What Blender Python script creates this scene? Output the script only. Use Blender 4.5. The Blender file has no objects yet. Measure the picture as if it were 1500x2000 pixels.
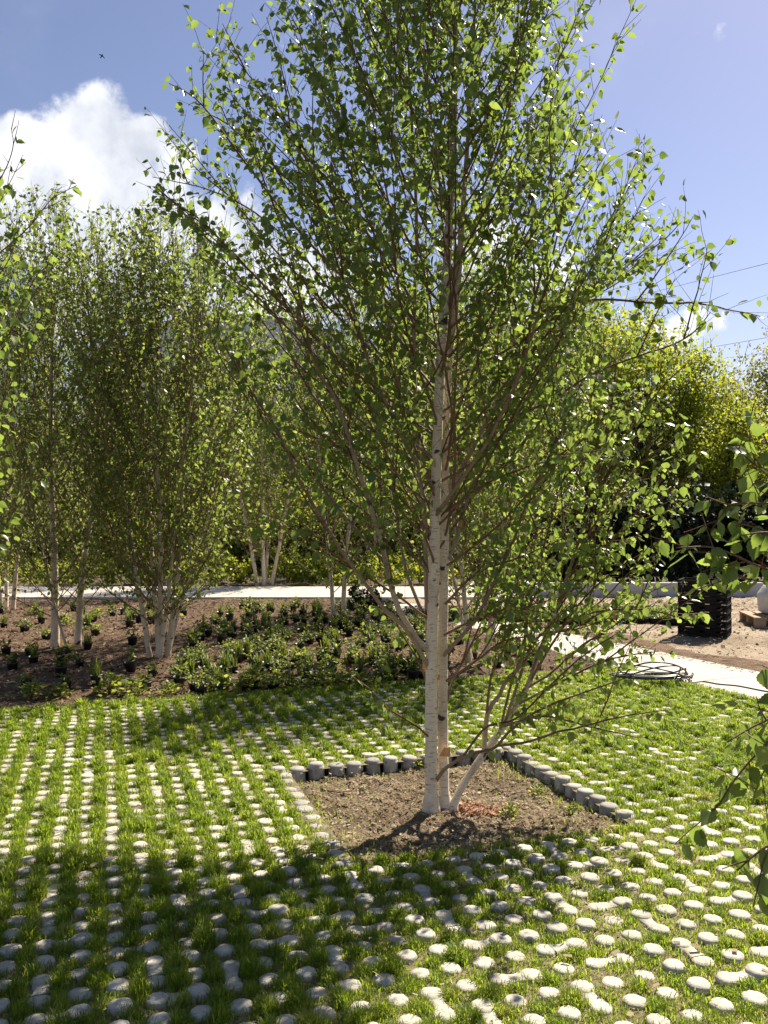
import bpy, math, random
import numpy as np
from mathutils import Vector
from math import radians as R

SC = bpy.context.scene
COL = SC.collection
rng = np.random.default_rng(7)
random.seed(7)

# ------------------------------------------------------------------ camera, light, exposure
CH = 1.55                 # eye height above the paving
F = 1664.0                # focal length in photo pixels
cam_d = bpy.data.cameras.new('camera')
cam = bpy.data.objects.new('camera', cam_d)
COL.objects.link(cam)
cam.location = (0, 0, CH)
cam.rotation_euler = (R(90), 0, 0)
cam_d.sensor_fit = 'VERTICAL'
cam_d.sensor_height = 24.0
cam_d.lens = F / 2000 * 24.0
cam_d.clip_start = 0.05
cam_d.clip_end = 3000
SC.camera = cam
SC.view_settings.view_transform = 'Standard'
SC.view_settings.look = 'None'
SC.view_settings.gamma = 1
SC.view_settings.use_curve_mapping = False
SC.view_settings.exposure = 1.32
SUN_AZ, SUN_EL = 38.0, 47.0      # azimuth to the right of the view direction
sun_vec = Vector((math.sin(R(SUN_AZ)) * math.cos(R(SUN_EL)), math.cos(R(SUN_AZ)) * math.cos(R(SUN_EL)), math.sin(R(SUN_EL))))
sl = bpy.data.lights.new('sun', 'SUN')
sl.energy = 4.3
sl.angle = R(0.5)
sl.color = (1.0, 0.90, 0.74)
so = bpy.data.objects.new('sun', sl)
COL.objects.link(so)
so.rotation_euler = sun_vec.to_track_quat('Z', 'Y').to_euler()
SC.cycles.max_bounces = 8
SC.cycles.diffuse_bounces = 4
SC.cycles.glossy_bounces = 2
SC.cycles.transmission_bounces = 5
SC.cycles.sample_clamp_indirect = 6.0


def at(px, py, d):
    """photo pixel at depth d -> world point"""
    return np.array([(px - 750) / F * d, d, CH - (py - 1000) / F * d])


def ground(px, py, z=0.0):
    d = (CH - z) * F / (py - 1000)
    return np.array([(px - 750) / F * d, d, z])


def nd(nt, t, **kw):
    n = nt.nodes.new(t)
    for k, v in kw.items():
        if k == 'inp':
            for a, b in v.items():
                n.inputs[a].default_value = b
        else:
            setattr(n, k, v)
    return n


def build_world():
    w = bpy.data.worlds.new('World')
    SC.world = w
    w.use_nodes = True
    nt = w.node_tree
    nt.nodes.clear()
    out = nd(nt, 'ShaderNodeOutputWorld')
    bg = nd(nt, 'ShaderNodeBackground')
    bg.inputs['Strength'].default_value = 0.060
    sky = nd(nt, 'ShaderNodeTexSky', sky_type='NISHITA', sun_disc=False)
    sky.sun_elevation = R(SUN_EL)
    sky.sun_rotation = R(SUN_AZ)
    sky.air_density = 1.0
    sky.dust_density = 0.35
    sky.ozone_density = 3.0
    tint = nd(nt, 'ShaderNodeMix', data_type='RGBA', blend_type='MULTIPLY')
    tint.inputs['Factor'].default_value = 1.0
    tint.inputs['B'].default_value = (1.06, 0.862, 0.85, 1)
    nt.links.new(sky.outputs[0], tint.inputs['A'])
    tc = nd(nt, 'ShaderNodeTexCoord')
    gen = tc.outputs['Generated']
    blobs = [(175, 265, 95), (95, 300, 74), (25, 270, 48), (255, 285, 70), (295, 270, 48), (340, 330, 55), (190, 350, 120), (250, 395, 110), (100, 420, 130),
             (330, 440, 110), (400, 470, 120), (490, 515, 120), (600, 550, 110), (690, 560, 85), (20, 440, 110), (200, 500, 180),
             (380, 560, 120), (950, 500, 90), (1060, 560, 80), (1360, 622, 42), (1322, 640, 40), (1405, 628, 30), (1290, 650, 40)]
    acc = None
    for (px, py, r) in blobs:
        c = Vector(((px - 750) / F, 1.0, (1000 - py) / F))
        ln = c.length
        c.normalize()
        dn = nd(nt, 'ShaderNodeVectorMath', operation='DISTANCE')
        nt.links.new(gen, dn.inputs[0])
        dn.inputs[1].default_value = c
        mr = nd(nt, 'ShaderNodeMapRange', clamp=True)
        mr.inputs['From Min'].default_value = 0
        mr.inputs['From Max'].default_value = r * 1.45 / F / ln
        mr.inputs['To Min'].default_value = 1
        mr.inputs['To Max'].default_value = 0
        nt.links.new(dn.outputs['Value'], mr.inputs['Value'])
        if acc is None:
            acc = mr.outputs[0]
        else:
            mx = nd(nt, 'ShaderNodeMath', operation='SMOOTH_MAX')
            mx.inputs[2].default_value = 0.15
            nt.links.new(acc, mx.inputs[0])
            nt.links.new(mr.outputs[0], mx.inputs[1])
            acc = mx.outputs[0]
    nz = nd(nt, 'ShaderNodeTexNoise', inp={'Scale': 17.0, 'Detail': 9.0, 'Roughness': 0.58, 'Lacunarity': 2.1})
    nt.links.new(gen, nz.inputs['Vector'])
    ma = nd(nt, 'ShaderNodeMath', operation='MULTIPLY_ADD')
    nt.links.new(nz.outputs[0], ma.inputs[0])
    ma.inputs[1].default_value = 1.5
    nt.links.new(acc, ma.inputs[2])
    ss = nd(nt, 'ShaderNodeMapRange', interpolation_type='SMOOTHSTEP', clamp=True)
    ss.inputs['From Min'].default_value = 1.05
    ss.inputs['From Max'].default_value = 1.36
    nt.links.new(ma.outputs[0], ss.inputs['Value'])
    # thin veil of small wisps between the cumulus
    nz3 = nd(nt, 'ShaderNodeTexNoise', inp={'Scale': 5.0, 'Detail': 8.0, 'Roughness': 0.6})
    nt.links.new(gen, nz3.inputs['Vector'])
    ws = nd(nt, 'ShaderNodeMapRange', interpolation_type='SMOOTHSTEP', clamp=True)
    ws.inputs['From Min'].default_value = 0.52
    ws.inputs['From Max'].default_value = 0.85
    ws.inputs['To Max'].default_value = 0.10
    nt.links.new(nz3.outputs[0], ws.inputs['Value'])
    mxw = nd(nt, 'ShaderNodeMath', operation='MAXIMUM')
    nt.links.new(ss.outputs[0], mxw.inputs[0])
    nt.links.new(ws.outputs[0], mxw.inputs[1])
    nz2 = nd(nt, 'ShaderNodeTexNoise', inp={'Scale': 9.0, 'Detail': 6.0, 'Roughness': 0.55})
    nt.links.new(gen, nz2.inputs['Vector'])
    cr = nd(nt, 'ShaderNodeValToRGB')
    cr.color_ramp.elements[0].position = 0.36
    cr.color_ramp.elements[0].color = (4.6, 4.9, 5.6, 1)
    cr.color_ramp.elements[1].position = 0.60
    cr.color_ramp.elements[1].color = (8.2, 8.3, 8.5, 1)
    nt.links.new(nz2.outputs[0], cr.inputs[0])
    mix = nd(nt, 'ShaderNodeMix', data_type='RGBA')
    nt.links.new(mxw.outputs[0], mix.inputs['Factor'])
    nt.links.new(tint.outputs['Result'], mix.inputs['A'])
    nt.links.new(cr.outputs[0], mix.inputs['B'])
    nt.links.new(mix.outputs['Result'], bg.inputs['Color'])
    nt.links.new(bg.outputs[0], out.inputs['Surface'])


build_world()

# ------------------------------------------------------------------ mesh helpers


class MB:
    def __init__(s):
        s.v, s.f, s.t, s.n = [], [], [], 0

    def add(s, V, faces, mat=0, tint=0.5, smooth=True):
        V = np.asarray(V, dtype=np.float32).reshape(-1, 3)
        for fc in (faces if isinstance(faces, list) else [faces]):
            fc = np.asarray(fc, dtype=np.int32)
            if len(fc):
                s.f.append((fc + s.n, mat, smooth))
        t = np.asarray(tint, dtype=np.float32)
        s.t.append(np.full(len(V), t, dtype=np.float32) if t.ndim == 0 else t.reshape(-1))
        s.v.append(V)
        s.n += len(V)

    def box(s, c, size, rz=0.0, mat=0, tint=0.5, bev=0.0):
        hx, hy, hz = np.array(size) / 2
        b = min(bev, hx * .5, hy * .5, hz * .5)
        if b <= 0:
            V = np.array([[x, y, z] for z in (-hz, hz) for y in (-hy, hy) for x in (-hx, hx)])
            Fq = [[0, 2, 3, 1], [4, 5, 7, 6], [0, 1, 5, 4], [2, 6, 7, 3], [0, 4, 6, 2], [1, 3, 7, 5]]
            fl = [np.array(Fq)]
        else:
            ring = lambda ix, iy, z: [[sx * x, sy * y, z] for (sx, sy, x, y) in
                                      ((-1, -1, ix, iy - b), (-1, -1, ix - b, iy), (1, -1, ix - b, iy), (1, -1, ix, iy - b),
                                       (1, 1, ix, iy - b), (1, 1, ix - b, iy), (-1, 1, ix - b, iy), (-1, 1, ix, iy - b))]
            V = np.array(ring(hx - b, hy - b * 1.01, -hz) + ring(hx, hy, -hz + b) + ring(hx, hy, hz - b) + ring(hx - b, hy - b * 1.01, hz))
            q = []
            for k in range(3):
                for i in range(8):
                    j = (i + 1) % 8
                    q.append([k * 8 + i, k * 8 + j, (k + 1) * 8 + j, (k + 1) * 8 + i])
            fl = [np.array(q), np.array([[7, 6, 5, 4, 3, 2, 1, 0], [24, 25, 26, 27, 28, 29, 30, 31]])]
        cz, sz = math.cos(rz), math.sin(rz)
        W = np.stack([V[:, 0] * cz - V[:, 1] * sz, V[:, 0] * sz + V[:, 1] * cz, V[:, 2]], 1) + np.array(c)
        s.add(W, fl, mat, tint, smooth=False)

    def tube(s, P, r, k=6, mat=0, tint=None, cap=True):
        P = np.asarray(P, dtype=float)
        n = len(P)
        r = np.broadcast_to(np.asarray(r, dtype=float), (n,))
        T = np.gradient(P, axis=0)
        T /= np.linalg.norm(T, axis=1, keepdims=True) + 1e-9
        m = np.abs(T.mean(0))
        ref = np.eye(3)[int(np.argmin(m))]
        A = np.cross(T, ref)
        A /= np.linalg.norm(A, axis=1, keepdims=True) + 1e-9
        B = np.cross(T, A)
        a = np.arange(k) / k * 2 * np.pi
        V = P[:, None] + r[:, None, None] * (np.cos(a)[None, :, None] * A[:, None] + np.sin(a)[None, :, None] * B[:, None])
        i = np.arange(n - 1)[:, None] * k
        j = np.arange(k)[None]
        j2 = (j + 1) % k
        q = np.stack([i + j, i + j2, i + k + j2, i + k + j], -1).reshape(-1, 4)
        fl = [q[:, ::-1]]
        if cap and k > 3:
            fl.append(np.array([list(range(k)), list(range(n * k - 1, (n - 1) * k - 1, -1))]))
        tt = np.repeat(r, k) if tint is None else tint
        s.add(V.reshape(-1, 3), fl, mat, tt)

    def lathe(s, prof, k=16, c=(0, 0, 0), mat=0, tint=0.5, jit=0.0, g=None):
        a = np.arange(k) / k * 2 * np.pi
        n = len(prof)
        V = []
        jr = 1 + (g.normal(0, jit, k) if jit else 0) * np.ones(k)
        for (r, z) in prof:
            V.append(np.stack([r * jr * np.cos(a), r * jr * np.sin(a), np.full(k, z)], 1))
        V = np.concatenate(V) + np.array(c)
        i = np.arange(n - 1)[:, None] * k
        j = np.arange(k)[None]
        j2 = (j + 1) % k
        q = np.stack([i + j, i + j2, i + k + j2, i + k + j], -1).reshape(-1, 4)
        s.add(V, [q, np.array([list(range(k))[::-1], list(range((n - 1) * k, n * k))])], mat, tint)

    def build(s, name, mats, parent=None, loc=None):
        me = bpy.data.meshes.new(name)
        if s.n:
            V = np.concatenate(s.v)
            me.vertices.add(len(V))
            me.vertices.foreach_set('co', V.ravel())
            loops = np.concatenate([f.ravel() for f, _, _ in s.f])
            tot = np.concatenate([np.full(len(f), f.shape[1], np.int32) for f, _, _ in s.f])
            mi = np.concatenate([np.full(len(f), m, np.int32) for f, m, _ in s.f])
            sm = np.concatenate([np.full(len(f), x, bool) for f, _, x in s.f])
            st = np.concatenate([[0], np.cumsum(tot)[:-1]]).astype(np.int32)
            me.loops.add(len(loops))
            me.loops.foreach_set('vertex_index', loops.astype(np.int32))
            me.polygons.add(len(tot))
            me.polygons.foreach_set('loop_start', st)
            me.polygons.foreach_set('loop_total', tot)
            me.polygons.foreach_set('material_index', mi)
            me.polygons.foreach_set('use_smooth', sm)
            at_ = me.attributes.new('tint', 'FLOAT', 'POINT')
            at_.data.foreach_set('value', np.concatenate(s.t))
            me.update(calc_edges=True)
            me.validate()
        for m in (mats if isinstance(mats, (list, tuple)) else [mats]):
            me.materials.append(m)
        o = bpy.data.objects.new(name, me)
        COL.objects.link(o)
        if parent is not None:
            o.parent = parent
        if loc is not None:
            o.location = loc
        return o


def tag(o, label=None, cat=None, group=None, kind=None):
    if label:
        o['label'] = label
    if cat:
        o['category'] = cat
    if group:
        o['group'] = group
    if kind:
        o['kind'] = kind
    return o


def empty(name, loc, rz=0.0):
    o = bpy.data.objects.new(name, None)
    COL.objects.link(o)
    o.location = loc
    o.rotation_euler = (0, 0, rz)
    o.empty_display_size = 0.1
    return o


def copy_tree(o, parent=None):
    c = o.copy()
    COL.objects.link(c)
    c.parent = parent
    for ch in list(o.children):
        copy_tree(ch, c)
    return c


def wob(x, y, sc=1.0, seed=0.0):
    """cheap smooth noise, about -1..1"""
    x, y = np.asarray(x) * sc, np.asarray(y) * sc
    return (np.sin(1.7 * x + 2.3 * y + seed) + np.sin(-2.9 * x + 1.3 * y + 1.7 * seed + 1) + np.sin(4.1 * x + 3.7 * y + seed * .7 + 2) * .6
            + np.sin(-6.3 * x + 7.1 * y + 3 + seed) * .45 + np.sin(11.3 * x - 9.7 * y + seed * 2) * .3) / 2.6


# ------------------------------------------------------------------ materials
def new_mat(name):
    m = bpy.data.materials.new(name)
    m.use_nodes = True
    nt = m.node_tree
    nt.nodes.clear()
    out = nd(nt, 'ShaderNodeOutputMaterial')
    return m, nt, out


def ramp(nt, fac, stops):
    cr = nd(nt, 'ShaderNodeValToRGB')
    el = cr.color_ramp.elements
    while len(el) < len(stops):
        el.new(0.5)
    for e, (p, c) in zip(el, stops):
        e.position = p
        e.color = (*c, 1)
    nt.links.new(fac, cr.inputs[0])
    return cr.outputs[0]


def noise(nt, scale, detail=5, rough=0.6, vec=None, stretch=None):
    tc = nd(nt, 'ShaderNodeTexCoord')
    v = tc.outputs['Object'] if vec is None else vec
    if stretch:
        mp = nd(nt, 'ShaderNodeMapping')
        mp.inputs['Scale'].default_value = stretch
        nt.links.new(v, mp.inputs[0])
        v = mp.outputs[0]
    n = nd(nt, 'ShaderNodeTexNoise', inp={'Scale': scale, 'Detail': detail, 'Roughness': rough})
    nt.links.new(v, n.inputs['Vector'])
    return n.outputs[0]


def solid(name, stops, scale=8, rough=0.85, bump=0.0, bscale=60, stretch=None, spec=0.3, detail=6, bdist=0.01, rand=0.0):
    m, nt, out = new_mat(name)
    p = nd(nt, 'ShaderNodeBsdfPrincipled')
    p.inputs['Roughness'].default_value = rough
    p.inputs['Specular IOR Level'].default_value = spec
    c = ramp(nt, noise(nt, scale, detail, stretch=stretch), stops)
    if rand:
        oi = nd(nt, 'ShaderNodeObjectInfo')
        mr = nd(nt, 'ShaderNodeMapRange', inp={'To Min': 1 - rand, 'To Max': 1 + rand})
        nt.links.new(oi.outputs['Random'], mr.inputs['Value'])
        mm = nd(nt, 'ShaderNodeVectorMath', operation='SCALE')
        nt.links.new(c, mm.inputs[0])
        nt.links.new(mr.outputs[0], mm.inputs['Scale'])
        c = mm.outputs[0]
    nt.links.new(c, p.inputs['Base Color'])
    if bump:
        b = nd(nt, 'ShaderNodeBump', inp={'Strength': bump, 'Distance': bdist})
        nt.links.new(noise(nt, bscale, 8, 0.65, stretch=stretch), b.inputs['Height'])
        nt.links.new(b.outputs[0], p.inputs['Normal'])
    nt.links.new(p.outputs[0], out.inputs[0])
    return m


def stained(name, stops, scale, rand=.1):
    """weathered concrete: mottling, dark pores, soil and moss stains"""
    m, nt, out = new_mat(name)
    p = nd(nt, 'ShaderNodeBsdfPrincipled')
    p.inputs['Roughness'].default_value = .92
    p.inputs['Specular IOR Level'].default_value = .25
    geo = nd(nt, 'ShaderNodeNewGeometry')
    pos = geo.outputs['Position']
    c = ramp(nt, noise(nt, scale, 8, .65, vec=pos), stops)

    def over(c, fac_noise, lo, hi, col, k):
        mr = nd(nt, 'ShaderNodeMapRange', clamp=True, inp={'From Min': lo, 'From Max': hi, 'To Max': k})
        nt.links.new(fac_noise, mr.inputs['Value'])
        mx = nd(nt, 'ShaderNodeMix', data_type='RGBA')
        nt.links.new(mr.outputs[0], mx.inputs['Factor'])
        nt.links.new(c, mx.inputs['A'])
        mx.inputs['B'].default_value = (*col, 1)
        return mx.outputs['Result']
    c = over(c, noise(nt, 7, 6, .6, vec=pos), .54, .74, (.27, .22, .15), .42)
    c = over(c, noise(nt, 45, 5, .6, vec=pos), .60, .70, (.20, .18, .13), .55)
    c = over(c, noise(nt, 190, 3, .5, vec=pos), .66, .70, (.10, .09, .08), .8)
    oi = nd(nt, 'ShaderNodeObjectInfo')
    mr = nd(nt, 'ShaderNodeMapRange', inp={'To Min': 1 - rand, 'To Max': 1 + rand})
    nt.links.new(oi.outputs['Random'], mr.inputs['Value'])
    mm = nd(nt, 'ShaderNodeVectorMath', operation='SCALE')
    nt.links.new(c, mm.inputs[0])
    nt.links.new(mr.outputs[0], mm.inputs['Scale'])
    nt.links.new(mm.outputs[0], p.inputs['Base Color'])
    b = nd(nt, 'ShaderNodeBump', inp={'Strength': .7, 'Distance': .006})
    nt.links.new(noise(nt, 95, 8, .7, vec=pos), b.inputs['Height'])
    nt.links.new(b.outputs[0], p.inputs['Normal'])
    nt.links.new(p.outputs[0], out.inputs[0])
    return m


def leaf_mat(name, stops, tstops, trans=0.5, rough=0.42, spec=0.5):
    m, nt, out = new_mat(name)
    a = nd(nt, 'ShaderNodeAttribute', attribute_name='tint')
    c = ramp(nt, a.outputs['Fac'], stops)
    t = ramp(nt, a.outputs['Fac'], tstops)
    p = nd(nt, 'ShaderNodeBsdfPrincipled')
    p.inputs['Roughness'].default_value = rough
    p.inputs['Specular IOR Level'].default_value = spec
    nt.links.new(c, p.inputs['Base Color'])
    tr = nd(nt, 'ShaderNodeBsdfTranslucent')
    nt.links.new(t, tr.inputs['Color'])
    mx = nd(nt, 'ShaderNodeMixShader')
    mx.inputs[0].default_value = trans
    nt.links.new(p.outputs[0], mx.inputs[1])
    nt.links.new(tr.outputs[0], mx.inputs[2])
    nt.links.new(mx.outputs[0], out.inputs[0])
    return m


def bark_mat(name, white=(0.80, 0.69, 0.53), white2=(0.56, 0.46, 0.33), brown=(0.14, 0.072, 0.038), r0=0.005, r1=0.024):
    """white birch bark on the thick wood, red-brown on the thin; tint = radius"""
    m, nt, out = new_mat(name)
    p = nd(nt, 'ShaderNodeBsdfPrincipled')
    p.inputs['Roughness'].default_value = 0.7
    p.inputs['Specular IOR Level'].default_value = 0.3
    big = ramp(nt, noise(nt, 7, 5, stretch=(1, 1, .5)), [(0.32, white2), (0.5, white), (0.75, tuple(min(1, x * 1.12) for x in white))])
    # lenticels: thin dark sideways dashes
    ln = noise(nt, 26, 4, 0.6, stretch=(1, 1, 7))
    lm = nd(nt, 'ShaderNodeMapRange', clamp=True, inp={'From Min': 0.57, 'From Max': 0.66})
    nt.links.new(ln, lm.inputs['Value'])
    mx = nd(nt, 'ShaderNodeMix', data_type='RGBA')
    nt.links.new(lm.outputs[0], mx.inputs['Factor'])
    nt.links.new(big, mx.inputs['A'])
    mx.inputs['B'].default_value = (0.25, 0.18, 0.14, 1)
    # dark scars
    sn = noise(nt, 9, 3, 0.5, stretch=(1, 1, 1.6))
    sm = nd(nt, 'ShaderNodeMapRange', clamp=True, inp={'From Min': 0.635, 'From Max': 0.68})
    nt.links.new(sn, sm.inputs['Value'])
    mx2 = nd(nt, 'ShaderNodeMix', data_type='RGBA')
    nt.links.new(sm.outputs[0], mx2.inputs['Factor'])
    nt.links.new(mx.outputs['Result'], mx2.inputs['A'])
    mx2.inputs['B'].default_value = (0.06, 0.05, 0.045, 1)
    a = nd(nt, 'ShaderNodeAttribute', attribute_name='tint')
    rm = nd(nt, 'ShaderNodeMapRange', clamp=True, inp={'From Min': r0, 'From Max': r1})
    nt.links.new(a.outputs['Fac'], rm.inputs['Value'])
    br = ramp(nt, noise(nt, 12, 4), [(0.3, tuple(x * .6 for x in brown)), (0.7, tuple(min(1, x * 1.6) for x in brown))])
    mx3 = nd(nt, 'ShaderNodeMix', data_type='RGBA')
    nt.links.new(rm.outputs[0], mx3.inputs['Factor'])
    nt.links.new(br, mx3.inputs['A'])
    nt.links.new(mx2.outputs['Result'], mx3.inputs['B'])
    nt.links.new(mx3.outputs['Result'], p.inputs['Base Color'])
    b = nd(nt, 'ShaderNodeBump', inp={'Strength': 0.5, 'Distance': 0.004})
    nt.links.new(ln, b.inputs['Height'])
    nt.links.new(b.outputs[0], p.inputs['Normal'])
    nt.links.new(p.outputs[0], out.inputs[0])
    return m


M = {}
M['leaf'] = leaf_mat('birch_leaf', [(0, (0.048, 0.082, 0.022)), (0.6, (0.080, 0.130, 0.028)), (1, (0.120, 0.165, 0.036))],
                     [(0, (0.18, 0.27, 0.045)), (0.6, (0.29, 0.405, 0.065)), (1, (0.43, 0.53, 0.11))], 0.54, 0.36, 0.6)
M['leaf_far'] = leaf_mat('far_birch_leaf', [(0, (0.050, 0.080, 0.016)), (0.6, (0.085, 0.125, 0.022)), (1, (0.13, 0.165, 0.035))],
                         [(0, (0.22, 0.31, 0.055)), (0.6, (0.36, 0.455, 0.08)), (1, (0.50, 0.57, 0.13))], 0.54, 0.42, 0.5)
M['leaf_wood'] = leaf_mat('woodland_leaf', [(0, (0.045, 0.070, 0.014)), (0.6, (0.08, 0.115, 0.020)), (1, (0.12, 0.15, 0.03))],
                          [(0, (0.30, 0.36, 0.03)), (0.6, (0.50, 0.56, 0.045)), (1, (0.66, 0.66, 0.08))], 0.52, 0.5, 0.4)
M['leaf_yellow'] = leaf_mat('yellow_green_leaf', [(0, (0.07, 0.095, 0.012)), (0.6, (0.12, 0.145, 0.02)), (1, (0.18, 0.165, 0.03))],
                            [(0, (0.30, 0.38, 0.025)), (0.6, (0.50, 0.56, 0.05)), (1, (0.68, 0.64, 0.10))], 0.54, 0.5, 0.4)
M['leaf_russet'] = leaf_mat('russet_leaf', [(0, (0.06, 0.075, 0.02)), (0.6, (0.11, 0.11, 0.035)), (1, (0.16, 0.12, 0.05))],
                            [(0, (0.30, 0.36, 0.06)), (0.6, (0.48, 0.48, 0.11)), (1, (0.58, 0.44, 0.16))], 0.45, 0.5, 0.4)
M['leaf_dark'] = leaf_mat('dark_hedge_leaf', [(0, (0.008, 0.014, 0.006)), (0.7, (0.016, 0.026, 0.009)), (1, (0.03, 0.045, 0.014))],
                          [(0, (0.015, 0.025, 0.006)), (0.7, (0.03, 0.045, 0.01)), (1, (0.07, 0.09, 0.015))], 0.25, 0.55, 0.3)  # near-black: deep shade under the crowns put into the hedge leaf colour
M['plant'] = leaf_mat('bedding_leaf', [(0, (0.028, 0.055, 0.016)), (0.6, (0.06, 0.095, 0.022)), (1, (0.13, 0.165, 0.04))],
                      [(0, (0.12, 0.18, 0.025)), (0.6, (0.28, 0.34, 0.035)), (1, (0.62, 0.64, 0.11))], 0.45, 0.45, 0.5)
M['grass'] = leaf_mat('grass_blade', [(0, (0.060, 0.098, 0.014)), (0.55, (0.110, 0.160, 0.020)), (0.9, (0.155, 0.19, 0.030)), (1, (0.28, 0.23, 0.11))],
                      [(0, (0.23, 0.36, 0.022)), (0.55, (0.415, 0.555, 0.036)), (0.9, (0.58, 0.66, 0.06)), (1, (0.54, 0.45, 0.20))], 0.58, 0.5, 0.35)
M['bark'] = bark_mat('white_birch_bark')
M['bark_far'] = bark_mat('far_birch_bark', (0.66, 0.56, 0.42), (0.42, 0.335, 0.235), (0.15, 0.09, 0.05), 0.004, 0.018)
M['bark_dark'] = solid('dark_tree_bark', [(0.3, (0.035, 0.026, 0.02)), (0.7, (0.08, 0.06, 0.045))], 10, 0.9, 0.5, 40)
M['flake'] = solid('peeled_bark', [(0.3, (0.55, 0.25, 0.09)), (0.7, (0.68, 0.40, 0.20))], 30, 0.7)
M['concrete'] = stained('stud_concrete', [(0.25, (0.36, 0.33, 0.28)), (0.5, (0.51, 0.475, 0.41)), (0.75, (0.58, 0.545, 0.48))], 16, rand=0.10)
M['edging'] = stained('edging_concrete', [(0.25, (0.25, 0.24, 0.22)), (0.5, (0.36, 0.345, 0.32)), (0.75, (0.44, 0.425, 0.39))], 18, rand=0.14)
M['path'] = solid('pale_path_concrete', [(0.25, (0.36, 0.32, 0.265)), (0.42, (0.48, 0.44, 0.38)), (0.6, (0.52, 0.48, 0.42)), (0.8, (0.56, 0.52, 0.455))], 2.2, 0.9, 0.35, 120, rand=0.0, detail=12, bdist=0.005)
M['kerb'] = solid('kerb_concrete', [(0.3, (0.34, 0.32, 0.28)), (0.7, (0.46, 0.44, 0.40))], 9, 0.9, 0.3, 100)
M['wall'] = solid('low_wall_concrete', [(0.3, (0.36, 0.37, 0.39)), (0.7, (0.46, 0.47, 0.49))], 3, 0.9, 0.2, 60)
M['lawn_soil'] = solid('gritty_lawn_soil', [(0.25, (0.10, 0.085, 0.045)), (0.5, (0.22, 0.18, 0.105)), (0.72, (0.38, 0.33, 0.22))], 38, 0.95, 0.9, 150, bdist=0.012)
M['pit_soil'] = solid('dry_mulch_soil', [(0.34, (0.085, 0.056, 0.030)), (0.5, (0.22, 0.158, 0.098)), (0.66, (0.36, 0.28, 0.185))], 9, 0.95, 1.0, 70, bdist=0.035, detail=12)
M['bed_soil'] = solid('brown_bark_mulch', [(0.25, (0.075, 0.045, 0.027)), (0.5, (0.155, 0.096, 0.058)), (0.75, (0.25, 0.165, 0.105))], 9, 0.95, 1.0, 60, bdist=0.04, detail=10)
M['yard'] = solid('sandy_yard', [(0.3, (0.20, 0.145, 0.095)), (0.48, (0.34, 0.265, 0.185)), (0.7, (0.44, 0.36, 0.27))], 1.1, 0.95, 1.0, 26, bdist=0.04, detail=12)
M['yard_soil'] = solid('turned_brown_soil', [(0.3, (0.11, 0.07, 0.045)), (0.7, (0.25, 0.165, 0.10))], 6, 0.95, 1.0, 24, bdist=0.05, detail=10)
M['ground'] = solid('woodland_floor', [(0.3, (0.06, 0.045, 0.028)), (0.6, (0.11, 0.085, 0.05)), (0.8, (0.09, 0.11, 0.035))], 1.2, 0.95, 0.8, 12, bdist=0.05, detail=10)
M['chip'] = leaf_mat('mulch_chip', [(0, (0.07, 0.045, 0.028)), (0.5, (0.20, 0.13, 0.08)), (1, (0.42, 0.33, 0.22))],
                     [(0, (0.02, 0.015, 0.01)), (1, (0.05, 0.04, 0.02))], 0.06, 0.85, 0.2)
M['red_chip'] = leaf_mat('red_wood_chip', [(0, (0.24, 0.10, 0.06)), (0.5, (0.40, 0.19, 0.11)), (1, (0.55, 0.34, 0.23))],
                         [(0, (0.1, 0.04, 0.02)), (1, (0.2, 0.1, 0.05))], 0.08, 0.8, 0.2)
M['straw'] = leaf_mat('dry_clipping', [(0, (0.10, 0.07, 0.035)), (0.5, (0.26, 0.195, 0.115)), (1, (0.48, 0.41, 0.28))],
                      [(0, (0.05, 0.04, 0.02)), (1, (0.2, 0.17, 0.1))], 0.15, 0.8, 0.2)
M['pot'] = solid('black_pot_plastic', [(0.3, (0.010, 0.010, 0.011)), (0.7, (0.022, 0.022, 0.023))], 14, 0.45, spec=0.45)
M['potsoil'] = solid('potting_soil', [(0.3, (0.03, 0.02, 0.014)), (0.7, (0.07, 0.048, 0.034))], 60, 0.95)
M['crate'] = solid('black_crate_plastic', [(0.3, (0.009, 0.009, 0.009)), (0.7, (0.02, 0.019, 0.018))], 10, 0.75, spec=0.12)
M['hose'] = solid('grey_black_hose', [(0.3, (0.035, 0.033, 0.03)), (0.7, (0.09, 0.085, 0.08))], 20, 0.35, spec=0.6)
M['wood'] = solid('pallet_wood', [(0.3, (0.30, 0.21, 0.13)), (0.7, (0.44, 0.33, 0.22))], 6, 0.85, 0.3, 40, stretch=(1, 8, 8))
M['sack'] = solid('white_woven_sack', [(0.3, (0.50, 0.51, 0.53)), (0.7, (0.62, 0.63, 0.64))], 5, 0.8, 0.4, 30)
M['red'] = solid('red_stake_paint', [(0.3, (0.5, 0.03, 0.02)), (0.7, (0.62, 0.05, 0.03))], 20, 0.5)
M['blue'] = solid('blue_stake_paint', [(0.3, (0.02, 0.16, 0.5)), (0.7, (0.03, 0.22, 0.62))], 20, 0.5)
M['clad'] = solid('grey_cladding', [(0.3, (0.76, 0.74, 0.69)), (0.7, (0.80, 0.78, 0.73))], 0.4, 0.6, 0.0)
M['roof'] = solid('grey_roof_metal', [(0.3, (0.40, 0.41, 0.42)), (0.7, (0.46, 0.47, 0.48))], 0.5, 0.5)
M['glass'] = solid('dark_blue_glass', [(0.3, (0.01, 0.015, 0.05)), (0.7, (0.02, 0.03, 0.09))], 1, 0.15, spec=0.6)
M['wire'] = solid('black_cable', [(0.3, (0.06, 0.065, 0.08)), (0.7, (0.08, 0.085, 0.1))], 1, 0.6)
M['bird'] = solid('dark_feather', [(0.3, (0.02, 0.02, 0.022)), (0.7, (0.04, 0.04, 0.045))], 20, 0.8)

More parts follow.
